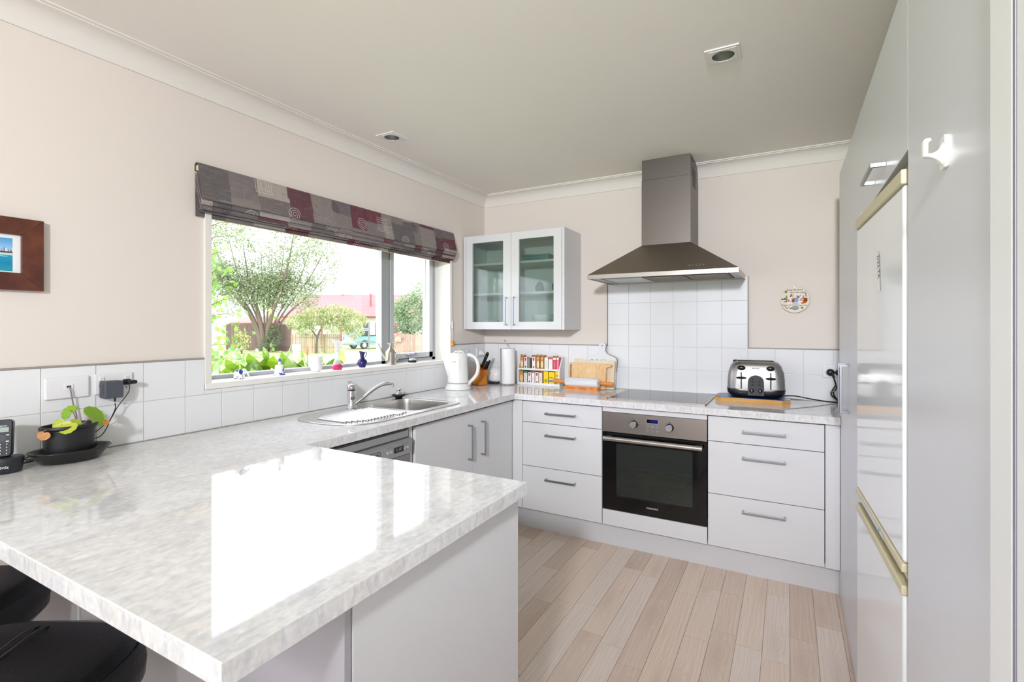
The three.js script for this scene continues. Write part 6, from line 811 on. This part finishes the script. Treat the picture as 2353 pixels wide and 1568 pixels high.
{ // car in the driveway, seen from behind
  const t = thing('car', 'teal estate car parked in the driveway with its back towards the window', 'car', yard(-10.7, 38.6, GY), YAW - 0.72 + PI / 2), L = 4.3, Wd = 1.66, teal = phy('#86bcc2', 0.2, { clearcoat: 1 }); // local: +x forward
  const side = new THREE.Shape(); side.moveTo(-2.1, 0.3); side.lineTo(-2.15, 0.55); side.lineTo(-2.1, 0.9); side.lineTo(-1.95, 1.36); side.lineTo(-1.8, 1.43); side.lineTo(0.1, 1.45); side.lineTo(0.75, 1.0); side.lineTo(1.9, 0.86); side.lineTo(2.12, 0.7); side.lineTo(2.15, 0.3); side.lineTo(1.72, 0.3); side.absarc(1.38, 0.3, 0.34, 0, PI); side.lineTo(-0.95, 0.3); side.absarc(-1.28, 0.3, 0.34, 0, PI); side.lineTo(-2.1, 0.3);
  mesh('body', ext(side, Wd, 0.06, 2).translate(0, 0, -Wd / 2), teal, t);
  const gl = phy('#33454a', 0.05); for (const s of [-1, 1]) { for (const q of [[[-1.75, 0.95], [-1.68, 1.34], [-1.0, 1.37], [-1.0, 0.95]], [[-0.94, 0.95], [-0.94, 1.37], [-0.25, 1.38], [-0.25, 0.95]], [[-0.18, 0.95], [-0.18, 1.38], [0.06, 1.38], [0.58, 1.0], [0.55, 0.95]]]) mesh('side_window', ext(q, 0.012).translate(0, 0, s > 0 ? Wd / 2 - 0.004 : -Wd / 2 - 0.008), gl, t); mesh('side_trim', lim(-1.9, 1.9, 0.46, 0.56, s * Wd / 2 - 0.01, s * Wd / 2 + 0.015), std('#8f9698', 0.5), t); }
  mesh('rear_window', rot(bx(0.015, 0.42, 1.3, 0, 0, 0), 0, 0, -0.31).translate(-2.04, 1.13, 0), phy('#7fa8ac', 0.05), t); mesh('tail_panel', bx(0.02, 0.24, 0.8, -2.13, 0.75, 0, 0.01), std('#dfe3e2', 0.4), t); mesh('number_plate', bx(0.012, 0.12, 0.36, -2.147, 0.76, 0), std('#f2f2ee', 0.5), t);
  mesh('bumper', lim(-2.26, -2.05, 0.34, 0.56, -Wd / 2 - 0.01, Wd / 2 + 0.01, 0.05, 2), std('#b9c0c2', 0.5), t); for (const s of [-1, 1]) mesh('tail_light', bx(0.04, 0.24, 0.16, -2.12, 0.76, s * 0.71, 0.01), phy('#d88a72', 0.25), t); for (const s of [-1, 1]) mesh('pillar_light', rot(bx(0.03, 0.4, 0.08), 0, 0, -0.31).translate(-2.04, 1.1, s * 0.74), phy('#e0a090', 0.3), t);
  for (const [x, s] of [[-1.28, 1], [-1.28, -1], [1.38, 1], [1.38, -1]]) { const w = mesh('wheel', rot(lathe([[0.18, -0.09], [0.29, -0.09], [0.3, -0.06], [0.3, 0.06], [0.29, 0.09], [0.18, 0.09], [0.18, -0.09]], 28), PI / 2).translate(x, 0.3, s * (Wd / 2 - 0.1)), std('#3a3c3e', 0.8), t); mesh('hubcap', rot(cyl(0.19, 0.19, 0.15, 0, 0, 0, 24), PI / 2).translate(x, 0.3, s * (Wd / 2 - 0.1)), phy('#c9cdcf', 0.35, { metalness: 0.6 }), w); }
  mesh('roof_rack', [-1, 1].map((s) => tube([[-1.6, 1.44, s * 0.6], [-1.5, 1.5, s * 0.6], [-0.2, 1.52, s * 0.6], [-0.1, 1.46, s * 0.6]], 0.02, 12, 6)).flat(), std('#dfe2e2', 0.5), t);
}
{ // washing on the line, meter box, bird house
  const rack = thing('clothesline', 'clothesline with two wires behind the red fence', 'clothesline', yard(-10.3, 36), YAW); mesh('post', [lim(-0.05, 0.05, 0, 2.0, -0.05, 0.05), lim(3.25, 3.35, 0, 2.0, -0.05, 0.05)], std('#9aa0a0', 0.6), rack); mesh('wire', bars([[0, 1.95, 0], [3.3, 1.95, 0]], 0.012, 6), std('#c9cccc', 0.5), rack); mesh('wire', bars([[0, 1.8, -0.4], [3.3, 1.8, -0.4]], 0.012, 6), std('#c9cccc', 0.5), rack);
  const hang = (label, r, w, h, c, cat = 'laundry', y = 1.62) => { const t = thing('laundry', label, cat, yard(r, 35.97, y - h), YAW); const g = new THREE.BoxGeometry(w, h, 0.02, 8, 6, 1).translate(0, h / 2, 0), p = g.attributes.position; for (let i = 0; i < p.count; i++) p.setZ(i, p.getZ(i) + 0.05 * Math.sin(p.getX(i) * 11 + c.length) * (1 - p.getY(i) / h * 0.7)); g.computeVertexNormals(); mesh('cloth', g, std(c, 0.9), t); return t; };
  hang('white and purple cloth on the clothesline, left of the pink towel', -10.05, 0.4, 0.9, '#d9d3df'); const pk = hang('bright pink towel on the clothesline, left of the window mullion', -9.6, 0.55, 0.85, '#e2477e'); print('star', 0.16, 0.16, 64, 64, (x) => { x.fillStyle = '#fff'; x.beginPath(); for (let i = 0; i < 10; i++) { const r = i % 2 ? 12 : 28, a = i * PI / 5 - PI / 2; x.lineTo(32 + r * Math.cos(a), 32 + r * Math.sin(a)); } x.fill(); }, pk, [0.05, 0.5, 0.07]);
  hang('second pink towel on the clothesline, right of the window mullion', -8.45, 0.5, 0.8, '#dc4f86'); hang('white shirt on the clothesline near the dense tree', -8.0, 0.3, 1.15, '#e6e6ea', 'laundry', 1.5); hang('black clothes on the clothesline beside the dense tree', -7.6, 0.5, 1.1, '#2a2c36', 'laundry', 1.5);
  const b = thing('meter_box', 'pale grey box on a low stand in front of the paling fence', 'box', yard(-12.75, 29.6), YAW); mesh('stand', lim(-0.17, 0.17, 0, 0.22, -0.12, 0.12), std('#cfcac0', 0.9), b); mesh('box', lim(-0.2, 0.2, 0.22, 0.62, -0.15, 0.15, 0.02), std('#c4d2d8', 0.6), b);
  const n = thing('bird_house', 'small red-roofed bird house fixed to the reddish paling fence', 'bird house', yard(-7.15, 31.42, 0.38), YAW); mesh('box', lim(-0.2, 0.2, 0, 0.28, -0.08, 0.08), std('#cfa593', 0.8), n); mesh('roof', ext([[-0.36, 0.2], [0, 0.56], [0.36, 0.2], [0.3, 0.18], [0, 0.48], [-0.3, 0.18]], 0.24).translate(0, 0, -0.12), std('#bb8a7c', 0.8), n); mesh('gable', ext([[-0.2, 0.28], [0.2, 0.28], [0, 0.47]], 0.14).translate(0, 0, -0.07), std('#cfa593', 0.8), n); mesh('opening', bx(0.14, 0.1, 0.01, 0, 0.1, 0.082), std('#d9a33c', 0.7), n);
}

{ // outdoor base colours all darkened to offset the bright sky light
  const done = new Set(); for (const o of scene.children.slice(OUT0)) o.traverse((m) => { if (!m.isMesh || done.has(m.material)) return; done.add(m.material); m.material.color.multiplyScalar(0.86); });
}
renderer.render(scene, camera);
